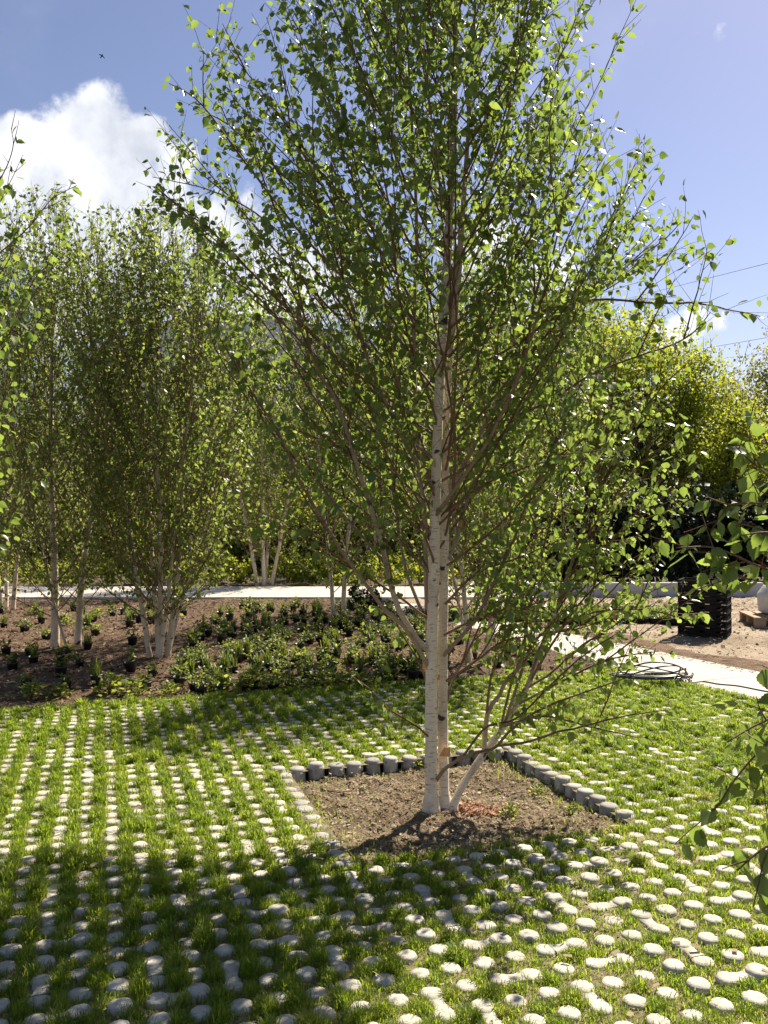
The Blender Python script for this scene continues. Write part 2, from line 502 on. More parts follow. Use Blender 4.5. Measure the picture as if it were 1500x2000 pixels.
# ------------------------------------------------------------------ paving lattice
TH = R(18.5)
U = np.array([math.cos(TH), math.sin(TH)])
Vv = np.array([-math.sin(TH), math.cos(TH)])
N0 = np.array([-0.112, 3.738])          # near corner of the planting pit
PIT = 0.12                              # stud spacing
J_EDGE = 30                             # lawn ends here against the bed
PN = np.array([0.9, 0.44])
PN = PN / np.linalg.norm(PN)
PT = np.array([PN[1], -PN[0]])          # along the path, towards the camera
NEAR_E, FAR_E = 5.81, 6.86


def lat(i, j):
    return N0 + (i + .5) * PIT * U + (j + .5) * PIT * Vv


def in_view(p, m=0.45):
    return 2.15 < p[1] < 9.5 and abs(p[0]) < 0.452 * p[1] + m


def in_pit(i, j):
    return 0 <= i <= 11 and 0 <= j <= 11


def on_edging(i, j):
    return (i == -1 and 0 <= j <= 12) or (j == 12 and -1 <= i <= 12) or (i == 12 and 1 <= j <= 12)


def path_side(p):
    return float(np.dot(p[:2], PN))


# ------------------------------------------------------------------ ground and structure
def grid_mesh(mb, X, Y, Z, mat=0):
    n, m = X.shape
    V = np.stack([X, Y, Z], -1).reshape(-1, 3)
    i = np.arange(n - 1)[:, None] * m
    j = np.arange(m - 1)[None]
    q = np.stack([i + j, i + j + 1, i + m + j + 1, i + m + j], -1).reshape(-1, 4)
    mb.add(V, q, mat)


def build_ground():
    mb = MB()
    a = np.concatenate([np.linspace(-900, -60, 8), np.linspace(-50, 50, 60), np.linspace(60, 900, 8)])
    b = np.concatenate([np.linspace(-300, -20, 5), np.linspace(-10, 70, 60), np.linspace(90, 1500, 8)])
    X, Y = np.meshgrid(a, b)
    Z = -0.14 + np.where(Y > 18.5, 0.12 + 0.05 * wob(X, Y, .7), 0)
    grid_mesh(mb, X, Y, Z)
    tag(mb.build('ground', M['ground']), 'brown woodland ground beyond the path', kind='structure')
    # lawn soil, one quad sheet following the stud lattice with a hole for the pit
    mb = MB()
    V, Fq, idx = [], [], {}

    def vid(i, j):
        if (i, j) not in idx:
            p = N0 + i * PIT * U + j * PIT * Vv
            idx[(i, j)] = len(V)
            V.append([p[0], p[1], -0.011 + 0.0035 * float(wob(p[0], p[1], 9))])
        return idx[(i, j)]
    for i in range(-40, 45):
        for j in range(-24, J_EDGE):
            p = lat(i, j)
            if in_pit(i, j) or not (1.0 < p[1] < 11 and abs(p[0]) < 0.6 * p[1] + 1.2) or path_side(p) > NEAR_E + 0.15:
                continue
            Fq.append([vid(i, j), vid(i + 1, j), vid(i + 1, j + 1), vid(i, j + 1)])
    mb.add(V, np.array(Fq))
    tag(mb.build('lawn_soil', M['lawn_soil']), 'gritty soil between the concrete studs', kind='structure')
    # pit floor
    mb = MB()
    s, t = np.meshgrid(np.linspace(-0.02, 1.46, 70), np.linspace(-0.02, 1.46, 70))
    X = N0[0] + s * U[0] + t * Vv[0]
    Y = N0[1] + s * U[1] + t * Vv[1]
    Z = -0.014 - 0.052 * np.clip(t / .5, 0, 1) + 0.014 * wob(X, Y, 5) + 0.010 * wob(X, Y, 16, 3)
    Z += 0.035 * np.exp(-((X - .27) ** 2 + (Y - 4.5) ** 2) / .05)
    grid_mesh(mb, X, Y, Z)
    tag(mb.build('pit_soil', M['pit_soil']), 'dry brown mulch floor of the planting pit', kind='structure')
    # planting bed
    mb = MB()
    t, s = np.meshgrid(np.linspace(0, 1, 150), np.linspace(0, 1, 170), indexing='ij')
    edge = lambda x: (N0 @ Vv + J_EDGE * PIT + 0.05 - Vv[0] * x) / Vv[1]
    Y = 7.5 + t * 8
    for _ in range(6):
        xr = (NEAR_E + .02 - PN[1] * Y) / PN[0]
        X = -0.5 * Y - 1.5 + s * (xr + 0.5 * Y + 1.5)
        Y = edge(X) + t * (15.45 - edge(X))
    hump = 0.10 * np.sin(np.clip(t * 1.0, 0, 1) * np.pi) ** 1.0
    Z = -0.03 + hump + 0.018 * wob(X, Y, 2.5) + 0.012 * wob(X, Y, 8, 2) + 0.008 * wob(X, Y, 23, 5)
    grid_mesh(mb, X, Y, Z)
    tag(mb.build('planting_bed', M['bed_soil']), 'brown bark mulch bed with potted plants', kind='structure')
    # sandy yard right of the path
    mb = MB()
    t, s = np.meshgrid(np.linspace(0, 1, 150), np.linspace(0, 1, 150), indexing='ij')
    Y = 3.5 + t * 13.2
    xl = (FAR_E - .02 - PN[1] * Y) / PN[0]
    X = xl + s * (14 - xl)
    Z = -0.035 + 0.02 * wob(X, Y, 1.4) + 0.016 * wob(X, Y, 5, 2) + 0.01 * wob(X, Y, 13, 4)
    grid_mesh(mb, X, Y, Z)
    tag(mb.build('yard', M['yard']), 'sandy building yard right of the path', kind='structure')
    # turned soil strip along the path
    mb = MB()
    a, b = np.meshgrid(np.linspace(-6, 2.6, 140), np.linspace(0, 1, 40))
    w = 0.62 + 0.22 * wob(a, a * 0, 1.3) + 0.12 * wob(a, a * 0, 4, 2)
    P = PN[None, None] * (FAR_E + .0 + b * w)[..., None] + PT[None, None] * (a - 6.2)[..., None]
    P = P + np.array([0, 0])
    Z = -0.012 + 0.022 * (1 - b) * 0 + 0.02 * wob(P[..., 0], P[..., 1], 7) * (1 - b) + 0.02 * np.sin(np.clip(b, 0, 1) * np.pi) + 0.008 * wob(P[..., 0], P[..., 1], 21)
    Z = Z - 0.05 * np.clip((b - .75) / .25, 0, 1)
    grid_mesh(mb, P[..., 0], P[..., 1], Z)
    o = mb.build('soil_strip', M['yard_soil'])
    tag(o, 'darker turned soil along the path', kind='structure')
    # path: big slabs with open joints
    mb = MB()
    L = 1.0
    for k in range(-7, 10):
        c = PN * (NEAR_E + FAR_E) / 2 + PT * (k * L - 5.2)
        if c[1] > 15.2:
            continue
        for h in range(1):
            mb.box((c[0], c[1], -0.03), (FAR_E - NEAR_E, L - 0.012, 0.08), math.atan2(PN[1], PN[0]), bev=0.004)
    for k in range(-14, 3):
        mb.box((k * 1.5 - 1.0, 16.55, -0.032), (1.494, 2.2, 0.08), 0, bev=0.004)
    # wedge where the two arms meet
    A = PN * NEAR_E + PT * (-16)
    tag(mb.build('path', M['path']), 'pale concrete path slabs', kind='structure')
    # kerb strip between lawn and bed
    mb = MB()
    for k in range(-5, 4):
        c = N0 + (k * 1.0 + .5) * U + (J_EDGE * PIT + 0.025) * Vv
        if path_side(c) > NEAR_E - .2:
            continue
        mb.box((c[0], c[1], -0.045), (0.994, 0.05, 0.11), TH, bev=0.004)
    tag(mb.build('kerb_strip', M['kerb']), 'thin concrete kerb between lawn and bed', kind='structure')


build_ground()


def bed_z(x, y):
    edge = (N0 @ Vv + J_EDGE * PIT + 0.05 - Vv[0] * x) / Vv[1]
    t = np.clip((y - edge) / (15.45 - edge), 0, 1)
    return -0.03 + 0.10 * np.sin(t * np.pi) + 0.018 * wob(x, y, 2.5) + 0.012 * wob(x, y, 8, 2) + 0.008 * wob(x, y, 23, 5)


# ------------------------------------------------------------------ grass pavers (12 studs each) and edging blocks
NECKS = set()          # webs that reach the surface, in half lattice steps
VB = [((0, 1), (0, 2)), ((1, 0), (1, 1)), ((2, 2), (2, 3)), ((1, 2), (1, 3))]
HB = [((1, 3), (2, 3)), ((0, 2), (1, 2)), ((0, 0), (1, 0)), ((1, 1), (2, 1))]


def build_pavers():
    cells = {}
    for i in range(-45, 48):
        for j in range(-24, J_EDGE):
            if in_pit(i, j) or on_edging(i, j):
                continue
            p = lat(i, j)
            if not in_view(p) or path_side(p) > NEAR_E - 0.05:
                continue
            cells.setdefault((i // 3, (j) // 4), set()).add((i % 3, j % 4))
    cache = {}
    full = frozenset((a, b) for a in range(3) for b in range(4))

    def mesh(mask, var):
        key = (mask, var)
        if key in cache:
            return cache[key]
        g = np.random.default_rng(hash((tuple(sorted(mask)), var)) % 99991)
        mb = MB()
        pos = lambda a, b: np.array([(a - 1) * PIT, (b - 1.5) * PIT])
        for (a, b) in sorted(mask):
            c = pos(a, b) + g.normal(0, .0025, 2)
            r = 0.0385 * g.uniform(.92, 1.07)
            dz = g.normal(0, .0026)
            mb.lathe([(r * 1.03, -.075), (r * 1.02, -.012 + dz), (r * .985, -.0055 + dz), (r * .91, -.0006 + dz), (r * .5, .0006 + dz), (r * .1, .0010 + dz)], 20,
                     (c[0], c[1], 0), jit=0.035, g=g)
        # webs under the soil tie the studs into one slab
        for (a, b) in sorted(mask):
            for (da, db) in ((1, 0), (0, 1)):
                if (a + da, b + db) in mask:
                    c = (pos(a, b) + pos(a + da, b + db)) / 2
                    mb.box((c[0], c[1], -.056), (.06 if da else .03, .06 if db else .03, .03))
        for (p, q) in (VB[var], HB[var]):
            if p in mask and q in mask:
                a, b = pos(*p), pos(*q)
                d = (b - a) / np.linalg.norm(b - a)
                nrm = np.array([-d[1], d[0]])
                ts = np.linspace(.22, .78, 7)
                hw = .024 + .011 * (np.abs(ts - .5) / .28) ** 2
                top = -.0022 - .002 * (1 - (np.abs(ts - .5) / .28) ** 2)
                ring = []
                for t_, h_, z_ in zip(ts, hw, top):
                    c = a + (b - a) * t_
                    for sgn, zz in ((-1, -.07), (-1, z_ - .006), (-.8, z_), (.8, z_), (1, z_ - .006), (1, -.07)):
                        ring.append([*(c + nrm * h_ * sgn), zz])
                k = 6
                i = np.arange(6)[:, None] * k
                jj = np.arange(k - 1)[None]
                mb.add(ring, np.stack([i + jj, i + jj + 1, i + k + jj + 1, i + k + jj], -1).reshape(-1, 4)[:, ::-1])
        o = mb.build('grass_paver', M['concrete'])
        cache[key] = o
        return o
    NECKS.clear()
    used = set()
    for (a, b) in sorted(cells):
        mask = frozenset(cells[(a, b)])
        var = int(rng.integers(0, 4))
        src = mesh(mask, var)
        for (p, q) in (VB[var], HB[var]):
            if p in mask and q in mask:
                NECKS.add((2 * a * 3 + p[0] + q[0], 2 * b * 4 + p[1] + q[1]))
        if src.name in used:
            o = src.copy()
            COL.objects.link(o)
        else:
            o = src
            used.add(src.name)
        c = (lat(a * 3 + 1, b * 4 + 1) + lat(a * 3 + 1, b * 4 + 2)) / 2
        o.location = (c[0], c[1], rng.normal(0, .003))
        o.rotation_euler = (rng.normal(0, .009), rng.normal(0, .009), TH + rng.normal(0, .004))
        d = c[1]
        near_pit = (-4 <= a <= 6 and -3 <= b <= 4)
        if (a in (-1, 4) and 0 <= b <= 3) or (b in (-1, 3) and -1 <= a <= 4):
            lab = 'grey studded grass paver set in the lawn right beside the birch planting pit'
            gr = 'grass pavers bordering the planting pit'
        elif c[0] < -0.05 and d < 4.9:
            lab = 'grey studded grass paver between tall dark grass tufts left of the pit'
            gr = 'grass pavers in the lawn left of the pit'
        elif d < 4.2:
            lab = 'pale studded grass paver in the short sunny grass in front of the pit'
            gr = 'grass pavers in the lawn in front of the pit'
        elif c[0] < 0.2:
            lab = 'pale studded grass paver in sunny grass between the pit and the potted plant bed'
            gr = 'grass pavers in the lawn before the bed'
        else:
            lab = 'studded grass paver half overgrown by bright grass between the pit and the pale path'
            gr = 'grass pavers in the overgrown lawn by the path'
        tag(o, lab, 'grass paver', gr)


build_pavers()


def build_edging():
    var = []
    for v in range(4):
        g = np.random.default_rng(100 + v)
        mb = MB()
        r = 0.049 * g.uniform(.95, 1.04)
        prof = [(r * .96, -.16), (r, -.10), (r * 1.0, -.030), (r * .985, -.022), (r * .92, -.020), (r * .93, -.010), (r * .88, -.003), (r * .5, .001), (r * .08, .002)]
        mb.lathe(prof, 20, jit=0.03, g=g)
        # chipped lug on the rim
        a = g.uniform(3.6, 5.6)
        mb.box((math.cos(a) * r * .97, math.sin(a) * r * .97, -.034), (.020, .014, .026), a, bev=.003)
        var.append(mb.build('edging_block', M['edging']))
    EDGE_XY = []
    spots = [(-1, j) for j in range(0, 12)] + [(i, 12) for i in range(-1, 13)] + [(12, j) for j in range(11, 0, -1)]
    used = set()
    for (i, j) in spots:
        p = lat(i, j)
        if i == -1 and j < 12:
            p = p + U * .010
        if j == 12:
            p = p - Vv * .02
        if i == 12 and j < 12:
            p = p - U * .02
        p = p + rng.normal(0, .005, 2)
        EDGE_XY.append(p)
        src = var[int(rng.integers(0, 4))]
        if src.name in used:
            o = src.copy()
            COL.objects.link(o)
        else:
            o = src
            used.add(src.name)
        o.location = (p[0], p[1], (0.006 if j == 12 or i == 12 else -.003) + rng.normal(0, .006))
        o.rotation_euler = (rng.normal(0, .03), rng.normal(0, .03), TH + rng.uniform(-.7, .7))
        if j == 12 and i == -1:
            lab, gr = 'round grey edging block at the far left corner of the planting pit', None
        elif j == 12 and i == 12:
            lab, gr = 'round grey edging block at the rear right corner of the planting pit', None
        elif i == 12 and j == 1:
            lab, gr = 'round edging block nearest the camera at the end of the row right of the trunk', None
        elif i == -1 and j == 0:
            lab, gr = 'round edging block at the near left corner of the pit among grass tufts', None
        elif j == 12:
            lab, gr = 'round grey concrete edging block in the row along the rear of the pit', 'edging blocks along the rear of the pit'
        elif i == 12:
            lab, gr = 'tall shaded round edging block in the slanting row right of the birch trunk', 'edging blocks along the right of the pit'
        else:
            lab, gr = 'low round edging block in the slanting row along the left of the pit', 'edging blocks along the left of the pit'
        tag(o, lab, 'edging block', gr)
    for v in var:
        if v.name not in used:
            bpy.data.objects.remove(v)
    return np.array(EDGE_XY)


EDGE_XY = build_edging()


# ------------------------------------------------------------------ grass
def blades(mb, P, H, W, lean, tint, g, mat=0):
    """P (n,3) roots; curved three-part blades"""
    n = len(P)
    az = g.uniform(0, 2 * np.pi, n)
    side = np.stack([-np.sin(az), np.cos(az), np.zeros(n)], 1)
    out = np.stack([np.cos(az), np.sin(az), np.zeros(n)], 1)
    up = np.array([0, 0, 1.0])
    k1 = P + up * (H * .5)[:, None] + out * (H * lean * .22)[:, None]
    k2 = P + up * (H * .86)[:, None] + out * (H * lean * .62)[:, None]
    k3 = P + up * (H * (1.0 - .25 * lean))[:, None] + out * (H * lean * 1.15)[:, None]
    w = (W / 2)[:, None]
    V = np.stack([P - side * w, P + side * w, k1 - side * w * .9, k1 + side * w * .9, k2 - side * w * .6, k2 + side * w * .6, k3], 1).reshape(-1, 3)
    b = np.arange(n)[:, None] * 7
    q = np.concatenate([b + np.array([0, 1, 3, 2]), b + np.array([2, 3, 5, 4])])
    t = b + np.array([4, 5, 6])
    mb.add(V, [q, t], mat, np.repeat(tint, 7))


def neck_mask(fu, fv):
    a, b = np.round(2 * fu).astype(int), np.round(2 * fv).astype(int)
    near = np.hypot(2 * fu - a, 2 * fv - b) < .52
    code = np.array([x * 4096 + y for (x, y) in NECKS])
    return near & np.isin(a * 4096 + b, code)


def build_grass():
    mb = MB()
    g = np.random.default_rng(11)
    Ps, Hs, Ws, Ls, Ts = [], [], [], [], []
    for i in range(-46, 49):
        for j in range(-25, J_EDGE + 1):
            p = N0 + i * PIT * U + j * PIT * Vv + g.normal(0, .014, 2)
            if not in_view(p, .3) or path_side(p) > NEAR_E - .02:
                continue
            if 0 < i < 12 and 0 < j < 12:
                continue
            if (i in (0, 12) and 0 < j < 13) or (j == 12 and 0 <= i <= 12):
                continue
            x, d = p
            # how lush is this place
            sunny_front = np.clip((x - (-.1)) / .6, 0, 1) * np.clip((4.6 - d) / .7, 0, 1)
            right_back = np.clip((x - 0.9) / .5, 0, 1) * np.clip((d - 4.2) / .5, 0, 1) * np.clip((2.15 - (x - .18 * d)) / .5, 0.25, 1)
            left = np.clip((-.1 - x) / .4, 0, 1)
            n_ = float(wob(x, d, 1.6, 4))
            lush = 1.08 + .30 * n_ - .30 * sunny_front + .40 * right_back
            lush *= g.lognormal(0, .36)
            if g.random() < (0.10 + .10 * sunny_front) * (1 - .8 * right_back):
                lush *= .35
            base_h = .038 + .013 * left - .006 * sunny_front + .002 * right_back
            stripe = float(np.clip(left + .4 * np.clip((d - 5.2) / .5, 0, 1) * (x < .6), 0, 1)) * (1 - right_back) * .62
            h0 = base_h * (0.75 + .35 * lush) * g.uniform(.85, 1.15)
            far = np.clip((d - 2.5) / 5, 0, 1)
            cnt = int((330 - 130 * far) * np.clip(lush, .25, 1.8))
            eu = g.normal(0, .030 - .011 * stripe + .006 * right_back, cnt)
            ev = g.normal(0, .030 + .016 * stripe + .006 * right_back, cnt)
            r = np.hypot(eu, ev)
            q = p[None] + eu[:, None] * U[None] + ev[:, None] * Vv[None]
            Ps.append(q)
            Hs.append(h0 * np.clip(1.15 - r / .09, .45, 1.2) * g.uniform(.6, 1.2, cnt))
            Ws.append(np.full(cnt, .0026 + .0022 * far) * g.uniform(.7, 1.2, cnt))
            Ls.append(g.uniform(.15, .95, cnt))
            tuft = g.normal(.50 + .06 * n_, .10)
            Ts.append(np.clip(g.normal(tuft, .15, cnt) + (g.random(cnt) < .05) * .6, 0, 1))
    P = np.concatenate(Ps)
    # keep blades out of the studs (they lean over the rims)
    rel = P - N0
    fu = (rel @ U) / PIT - .5
    fv = (rel @ Vv) / PIT - .5
    dd = np.hypot(fu - np.round(fu), fv - np.round(fv)) * PIT
    keep = dd > g.uniform(.030, .038, len(dd))
    keep &= ~neck_mask(fu, fv)
    eb = np.min(np.hypot(P[:, None, 0] - EDGE_XY[None, :, 0], P[:, None, 1] - EDGE_XY[None, :, 1]), axis=1)
    keep &= eb > .056
    Hs = [np.concatenate(Hs) * np.where(eb < .12, .62, 1.0)]
    P3 = np.concatenate([P, np.full((len(P), 1), -.013)], 1)[keep]
    blades(mb, P3, np.concatenate(Hs)[keep], np.concatenate(Ws)[keep], np.concatenate(Ls)[keep], np.concatenate(Ts)[keep], g)
    # thin short grass everywhere between the tufts
    n = 150000
    y = 2.2 + 6.3 * g.random(n) ** 1.3
    x = g.uniform(-1, 1, n) * (.452 * y + .3)
    q = np.stack([x, y], 1)
    rel = q - N0
    ru, rv = rel @ U, rel @ Vv
    fu, fv = ru / PIT - .5, rv / PIT - .5
    dd = np.hypot(fu - np.round(fu), fv - np.round(fv)) * PIT
    k = (dd > .036) & (rv < J_EDGE * PIT) & (q @ PN < NEAR_E - .02) & ~((ru > -.02) & (ru < 1.46) & (rv > .0) & (rv < 1.46)) & (g.random(n) < .62 + .5 * wob(x, y, 3.1, 7))
    k &= ~neck_mask(fu, fv)
    q = q[k]
    n = len(q)
    blades(mb, np.concatenate([q, np.full((n, 1), -.013)], 1), g.uniform(.012, .036, n), .0026 + .0004 * q[:, 1], g.uniform(.2, 1, n), np.clip(g.normal(.52, .2, n) + (g.random(n) < .06) * .5, 0, 1), g)
    # sparse thin grass inside the pit rim
    n = 9000
    s, t = g.uniform(0, 1.44, n), g.uniform(0, 1.40, n)
    edge_d = np.minimum.reduce([s, t * 1.3, 1.44 - s, (1.44 - t) * 2.2])
    dens = np.exp(-edge_d / .11) * (0.55 + .45 * wob(s, t, 6))
    k = g.random(n) < dens
    s, t = s[k], t[k]
    P = np.stack([N0[0] + s * U[0] + t * Vv[0], N0[1] + s * U[1] + t * Vv[1], -.016 - .052 * np.clip(t / .5, 0, 1)], 1)
    n = len(P)
    blades(mb, P, g.uniform(.015, .05, n), np.full(n, .003), g.uniform(.2, 1, n), np.clip(g.normal(.62, .18, n), 0, 1), g)
    # ragged fringe along the kerb and the path
    n = 5200
    a = g.uniform(-4.2, 3.2, n)
    c = N0[None] + a[:, None] * U[None] + (J_EDGE * PIT - np.abs(g.normal(0, .03, n)))[:, None] * Vv[None]
    k = (c @ PN) < NEAR_E
    c = c[k]
    blades(mb, np.concatenate([c, np.full((len(c), 1), -.013)], 1), g.uniform(.03, .075, len(c)), np.full(len(c), .0048), g.uniform(.2, .9, len(c)), np.clip(g.normal(.5, .15, len(c)), 0, 1), g)
    n = 3600
    a = g.uniform(-6.9, -3.0, n) 
    c = PN[None] * (NEAR_E - .01 - np.abs(g.normal(0, .04, n)))[:, None] + PT[None] * a[:, None]
    k = ((c - N0) @ Vv) < J_EDGE * PIT
    c = c[k]
    blades(mb, np.concatenate([c, np.full((len(c), 1), -.013)], 1), g.uniform(.03, .065, len(c)), np.full(len(c), .0045), g.uniform(.2, .9, len(c)), np.clip(g.normal(.5, .15, len(c)), 0, 1), g)
    tag(mb.build('grass', M['grass']), 'green grass growing in tufts between the concrete studs', 'grass', kind='stuff')


build_grass()


def flakes(mb, P, size, asp, tint, g, mat=0, tilt=.5):
    n = len(P)
    az = g.uniform(0, 2 * np.pi, n)
    X = np.stack([np.cos(az), np.sin(az), g.normal(0, tilt * .6, n)], 1)
    X /= np.linalg.norm(X, axis=1, keepdims=True)
    Y = np.stack([-np.sin(az), np.cos(az), g.normal(0, tilt, n)], 1)
    Y /= np.linalg.norm(Y, axis=1, keepdims=True)
    L = size[:, None] / 2
    W = (size * asp)[:, None] / 2
    j = lambda: g.uniform(.7, 1.2, (n, 1))
    V = np.stack([P - X * L * j() - Y * W * j(), P + X * L * j() - Y * W * j(), P + X * L * j() + Y * W * j(), P - X * L * j() + Y * W * j()], 1).reshape(-1, 3)
    mb.add(V, np.arange(4 * n).reshape(-1, 4), mat, np.repeat(tint, 4), smooth=False)


def pit_z(s, t):
    X = N0[0] + s * U[0] + t * Vv[0]
    Y = N0[1] + s * U[1] + t * Vv[1]
    Z = -0.014 - 0.052 * np.clip(t / .5, 0, 1) + 0.014 * wob(X, Y, 5) + 0.010 * wob(X, Y, 16, 3)
    Z = Z + 0.035 * np.exp(-((X - .27) ** 2 + (Y - 4.5) ** 2) / .05)
    return np.stack([X, Y, Z], -1)


def build_litter():
    g = np.random.default_rng(21)
    mb = MB()
    n = 9000
    s, t = g.uniform(0, 1.43, n), g.uniform(.0, 1.42, n)
    P = pit_z(s, t) + np.stack([np.zeros(n), np.zeros(n), g.uniform(.001, .009, n)], 1)
    flakes(mb, P, g.uniform(.006, .024, n), g.uniform(.12, .6, n), np.clip(g.normal(.55, .22, n) + .32 * wob(s, t, 3.2, 3), 0, 1), g, tilt=.5)
    tag(mb.build('mulch_litter', M['straw']), 'dry clippings and mulch bits covering the planting pit', 'mulch', kind='stuff')
    mb = MB()
    n = 520
    c = ground(915, 1590, -.08)
    P = np.stack([c[0] + g.normal(0, .11, n) + .02, c[1] + g.normal(0, .055, n)], 1)
    rel = P - N0
    Z = pit_z(rel @ U, rel @ Vv)
    Z[:, 2] += g.uniform(.003, .016, n)
    flakes(mb, Z, g.uniform(.008, .028, n), g.uniform(.2, .6, n), np.clip(g.normal(.5, .25, n), 0, 1), g, tilt=.6)
    tag(mb.build('wood_chips', M['red_chip']), 'fresh reddish wood chips scattered at the birch base', 'wood chips', kind='stuff')
    mb = MB()
    n = 30000
    x = g.uniform(-7.5, 3, n)
    y = g.uniform(6.3, 15.4, n)
    k = (((np.stack([x, y], 1) - N0) @ Vv) > J_EDGE * PIT + .07) & ((x * PN[0] + y * PN[1]) < NEAR_E - .02) & (np.abs(x) < .46 * y + .6)
    x, y = x[k], y[k]
    n = len(x)
    P = np.stack([x, y, bed_z(x, y) + g.uniform(.002, .014, n)], 1)
    flakes(mb, P, g.uniform(.015, .06, n), g.uniform(.15, .5, n), np.clip(g.normal(.40, .25, n), 0, 1), g, tilt=.5)
    tag(mb.build('bark_mulch', M['chip']), 'brown bark chips strewn over the planting bed', 'mulch', kind='stuff')
    # crumbs of soil on the lawn gaps
    mb = MB()
    n = 16000
    x = g.uniform(-2.2, 3.0, n)
    y = g.uniform(2.2, 6.0, n)
    rel = np.stack([x, y], 1) - N0
    k = ~((rel @ U > 0) & (rel @ U < 1.44) & (rel @ Vv > 0) & (rel @ Vv < 1.44)) & (x * PN[0] + y * PN[1] < NEAR_E - .05)
    x, y = x[k], y[k]
    n = len(x)
    P = np.stack([x, y, -.008 + g.uniform(0, .006, n)], 1)
    flakes(mb, P, g.uniform(.004, .014, n), g.uniform(.2, .8, n), np.clip(g.normal(.55, .25, n), 0, 1), g, tilt=.4)
    tag(mb.build('lawn_grit', M['straw']), 'pale grit and dry bits between the grass tufts', 'grit', kind='stuff')
    mb = MB()
    n = 2600
    a = g.uniform(-13, -2.5, n)
    side = g.random(n) < .55
    off = np.abs(g.normal(0, .09, n))
    c = np.where(side, FAR_E - off, NEAR_E + off * .6)[:, None] * PN[None] + a[:, None] * PT[None]
    flakes(mb, np.concatenate([c, np.full((n, 1), .0135)], 1), g.uniform(.006, .028, n), g.uniform(.4, .9, n), np.clip(g.normal(.4, .25, n), 0, 1), g, tilt=.25)
    tag(mb.build('spilled_soil', M['straw']), 'crumbs of soil spilled over the path edges', 'soil', kind='stuff')
    mb = MB()
    n = 260
    y = g.uniform(2.3, 7.2, n)
    x = g.uniform(-1, 1, n) * (.45 * y + .2)
    k = (x * PN[0] + y * PN[1] < NEAR_E - .1) & (((np.stack([x, y], 1) - N0) @ Vv) < J_EDGE * PIT - .05)
    x, y = x[k], y[k]
    n = len(x)
    flakes(mb, np.stack([x, y, g.uniform(.006, .03, n)], 1), g.uniform(.012, .034, n), g.uniform(.35, .7, n), np.clip(g.normal(.75, .2, n), 0, 1), g, tilt=.3)
    tag(mb.build('fallen_leaves', M['straw']), 'dry fallen leaf bits scattered on the lawn and studs', 'leaf litter', kind='stuff')
    # stones and clods in the yard
    mb = MB()
    n = 9000
    y = g.uniform(7.5, 16, n)
    x = g.uniform(1.5, 9, n)
    k = (x * PN[0] + y * PN[1] > FAR_E + .03)
    x, y = x[k], y[k]
    n = len(x)
    z = -0.035 + 0.02 * wob(x, y, 1.4) + 0.016 * wob(x, y, 5, 2) + 0.01 * wob(x, y, 13, 4)
    P = np.stack([x, y, z + .006], 1)
    flakes(mb, P, g.uniform(.01, .055, n), g.uniform(.4, .9, n), np.clip(g.normal(.72, .25, n), 0, 1), g, tilt=.5)
    tag(mb.build('yard_gravel', M['straw']), 'pale gravel and clods lying on the sandy yard', 'gravel', kind='stuff')


build_litter()

# ------------------------------------------------------------------ leaves and trees
LEAF_T = np.array([[0, 0, 0], [.30, 0, -.035], [.64, 0, -.02], [1.0, 0, -.10], [.20, .30, .05], [.52, .33, .06], [.80, .14, .0],
                   [.20, -.30, .05], [.52, -.33, .06], [.80, -.14, .0]])
LEAF_F = [np.array([[0, 1, 4], [2, 3, 6], [1, 0, 7], [3, 2, 9]]), np.array([[1, 2, 5, 4], [2, 1, 7, 8]]), np.array([[2, 6, 5], [2, 8, 9]])]
def fine_leaf():
    xs = np.linspace(0, 1, 13)
    w = np.interp(xs, [0, .08, .2, .34, .5, .68, .84, .94, 1], [0, .16, .31, .36, .32, .215, .105, .035, 0])
    mid = np.stack([xs, 0 * xs, -.05 * np.sin(xs * 3) - .10 * xs ** 3], 1)
    rows = [mid]
    for sg in (1, -1):
        tooth = np.where(np.arange(13) % 2 == 0, .94, 1.06)
        inner = np.stack([xs, sg * w * .5, mid[:, 2] + .05 * w / .36], 1)
        rim = np.stack([xs + .03 * (tooth > 1), sg * w * tooth, mid[:, 2] + .06 * w / .36 + .02 * np.sin(xs * 9 + sg)], 1)
        rows += [inner, rim]
    q = []
    for i in range(12):
        for (a, b) in ((0, 1), (1, 2)):
            q.append([a * 13 + i, a * 13 + i + 1, b * 13 + i + 1, b * 13 + i])
        for (a, b) in ((0, 3), (3, 4)):
            q.append([b * 13 + i, b * 13 + i + 1, a * 13 + i + 1, a * 13 + i])
    return np.concatenate(rows), [np.array(q)]


FINE_T, FINE_F = fine_leaf()
LOW_T = np.array([[0, 0, 0], [.42, .34, .06], [1, 0, -.05], [.42, -.34, .06]])
LOW_F = [np.array([[0, 2, 1], [0, 3, 2]])]


def norm(a):
    return a / (np.linalg.norm(a, axis=-1, keepdims=True) + 1e-9)


def add_leaves(mb, P, X, Nn, size, tint, mat=0, low=False, stalk=0.0):
    X = norm(X)
    Y = norm(np.cross(Nn, X))
    Z = np.cross(X, Y)
    T, FF = (FINE_T, FINE_F) if low == 'fine' else ((LOW_T, LOW_F) if low else (LEAF_T, LEAF_F))
    P = P + X * (stalk * size)[:, None] if stalk else P
    V = P[:, None] + size[:, None, None] * (T[None, :, 0, None] * X[:, None] + T[None, :, 1, None] * Y[:, None] + T[None, :, 2, None] * Z[:, None])
    k = len(T)
    b = np.arange(len(P))[:, None, None] * k
    mb.add(V.reshape(-1, 3), [(b + f[None]).reshape(-1, f.shape[1]) for f in FF], mat, np.repeat(tint, k))


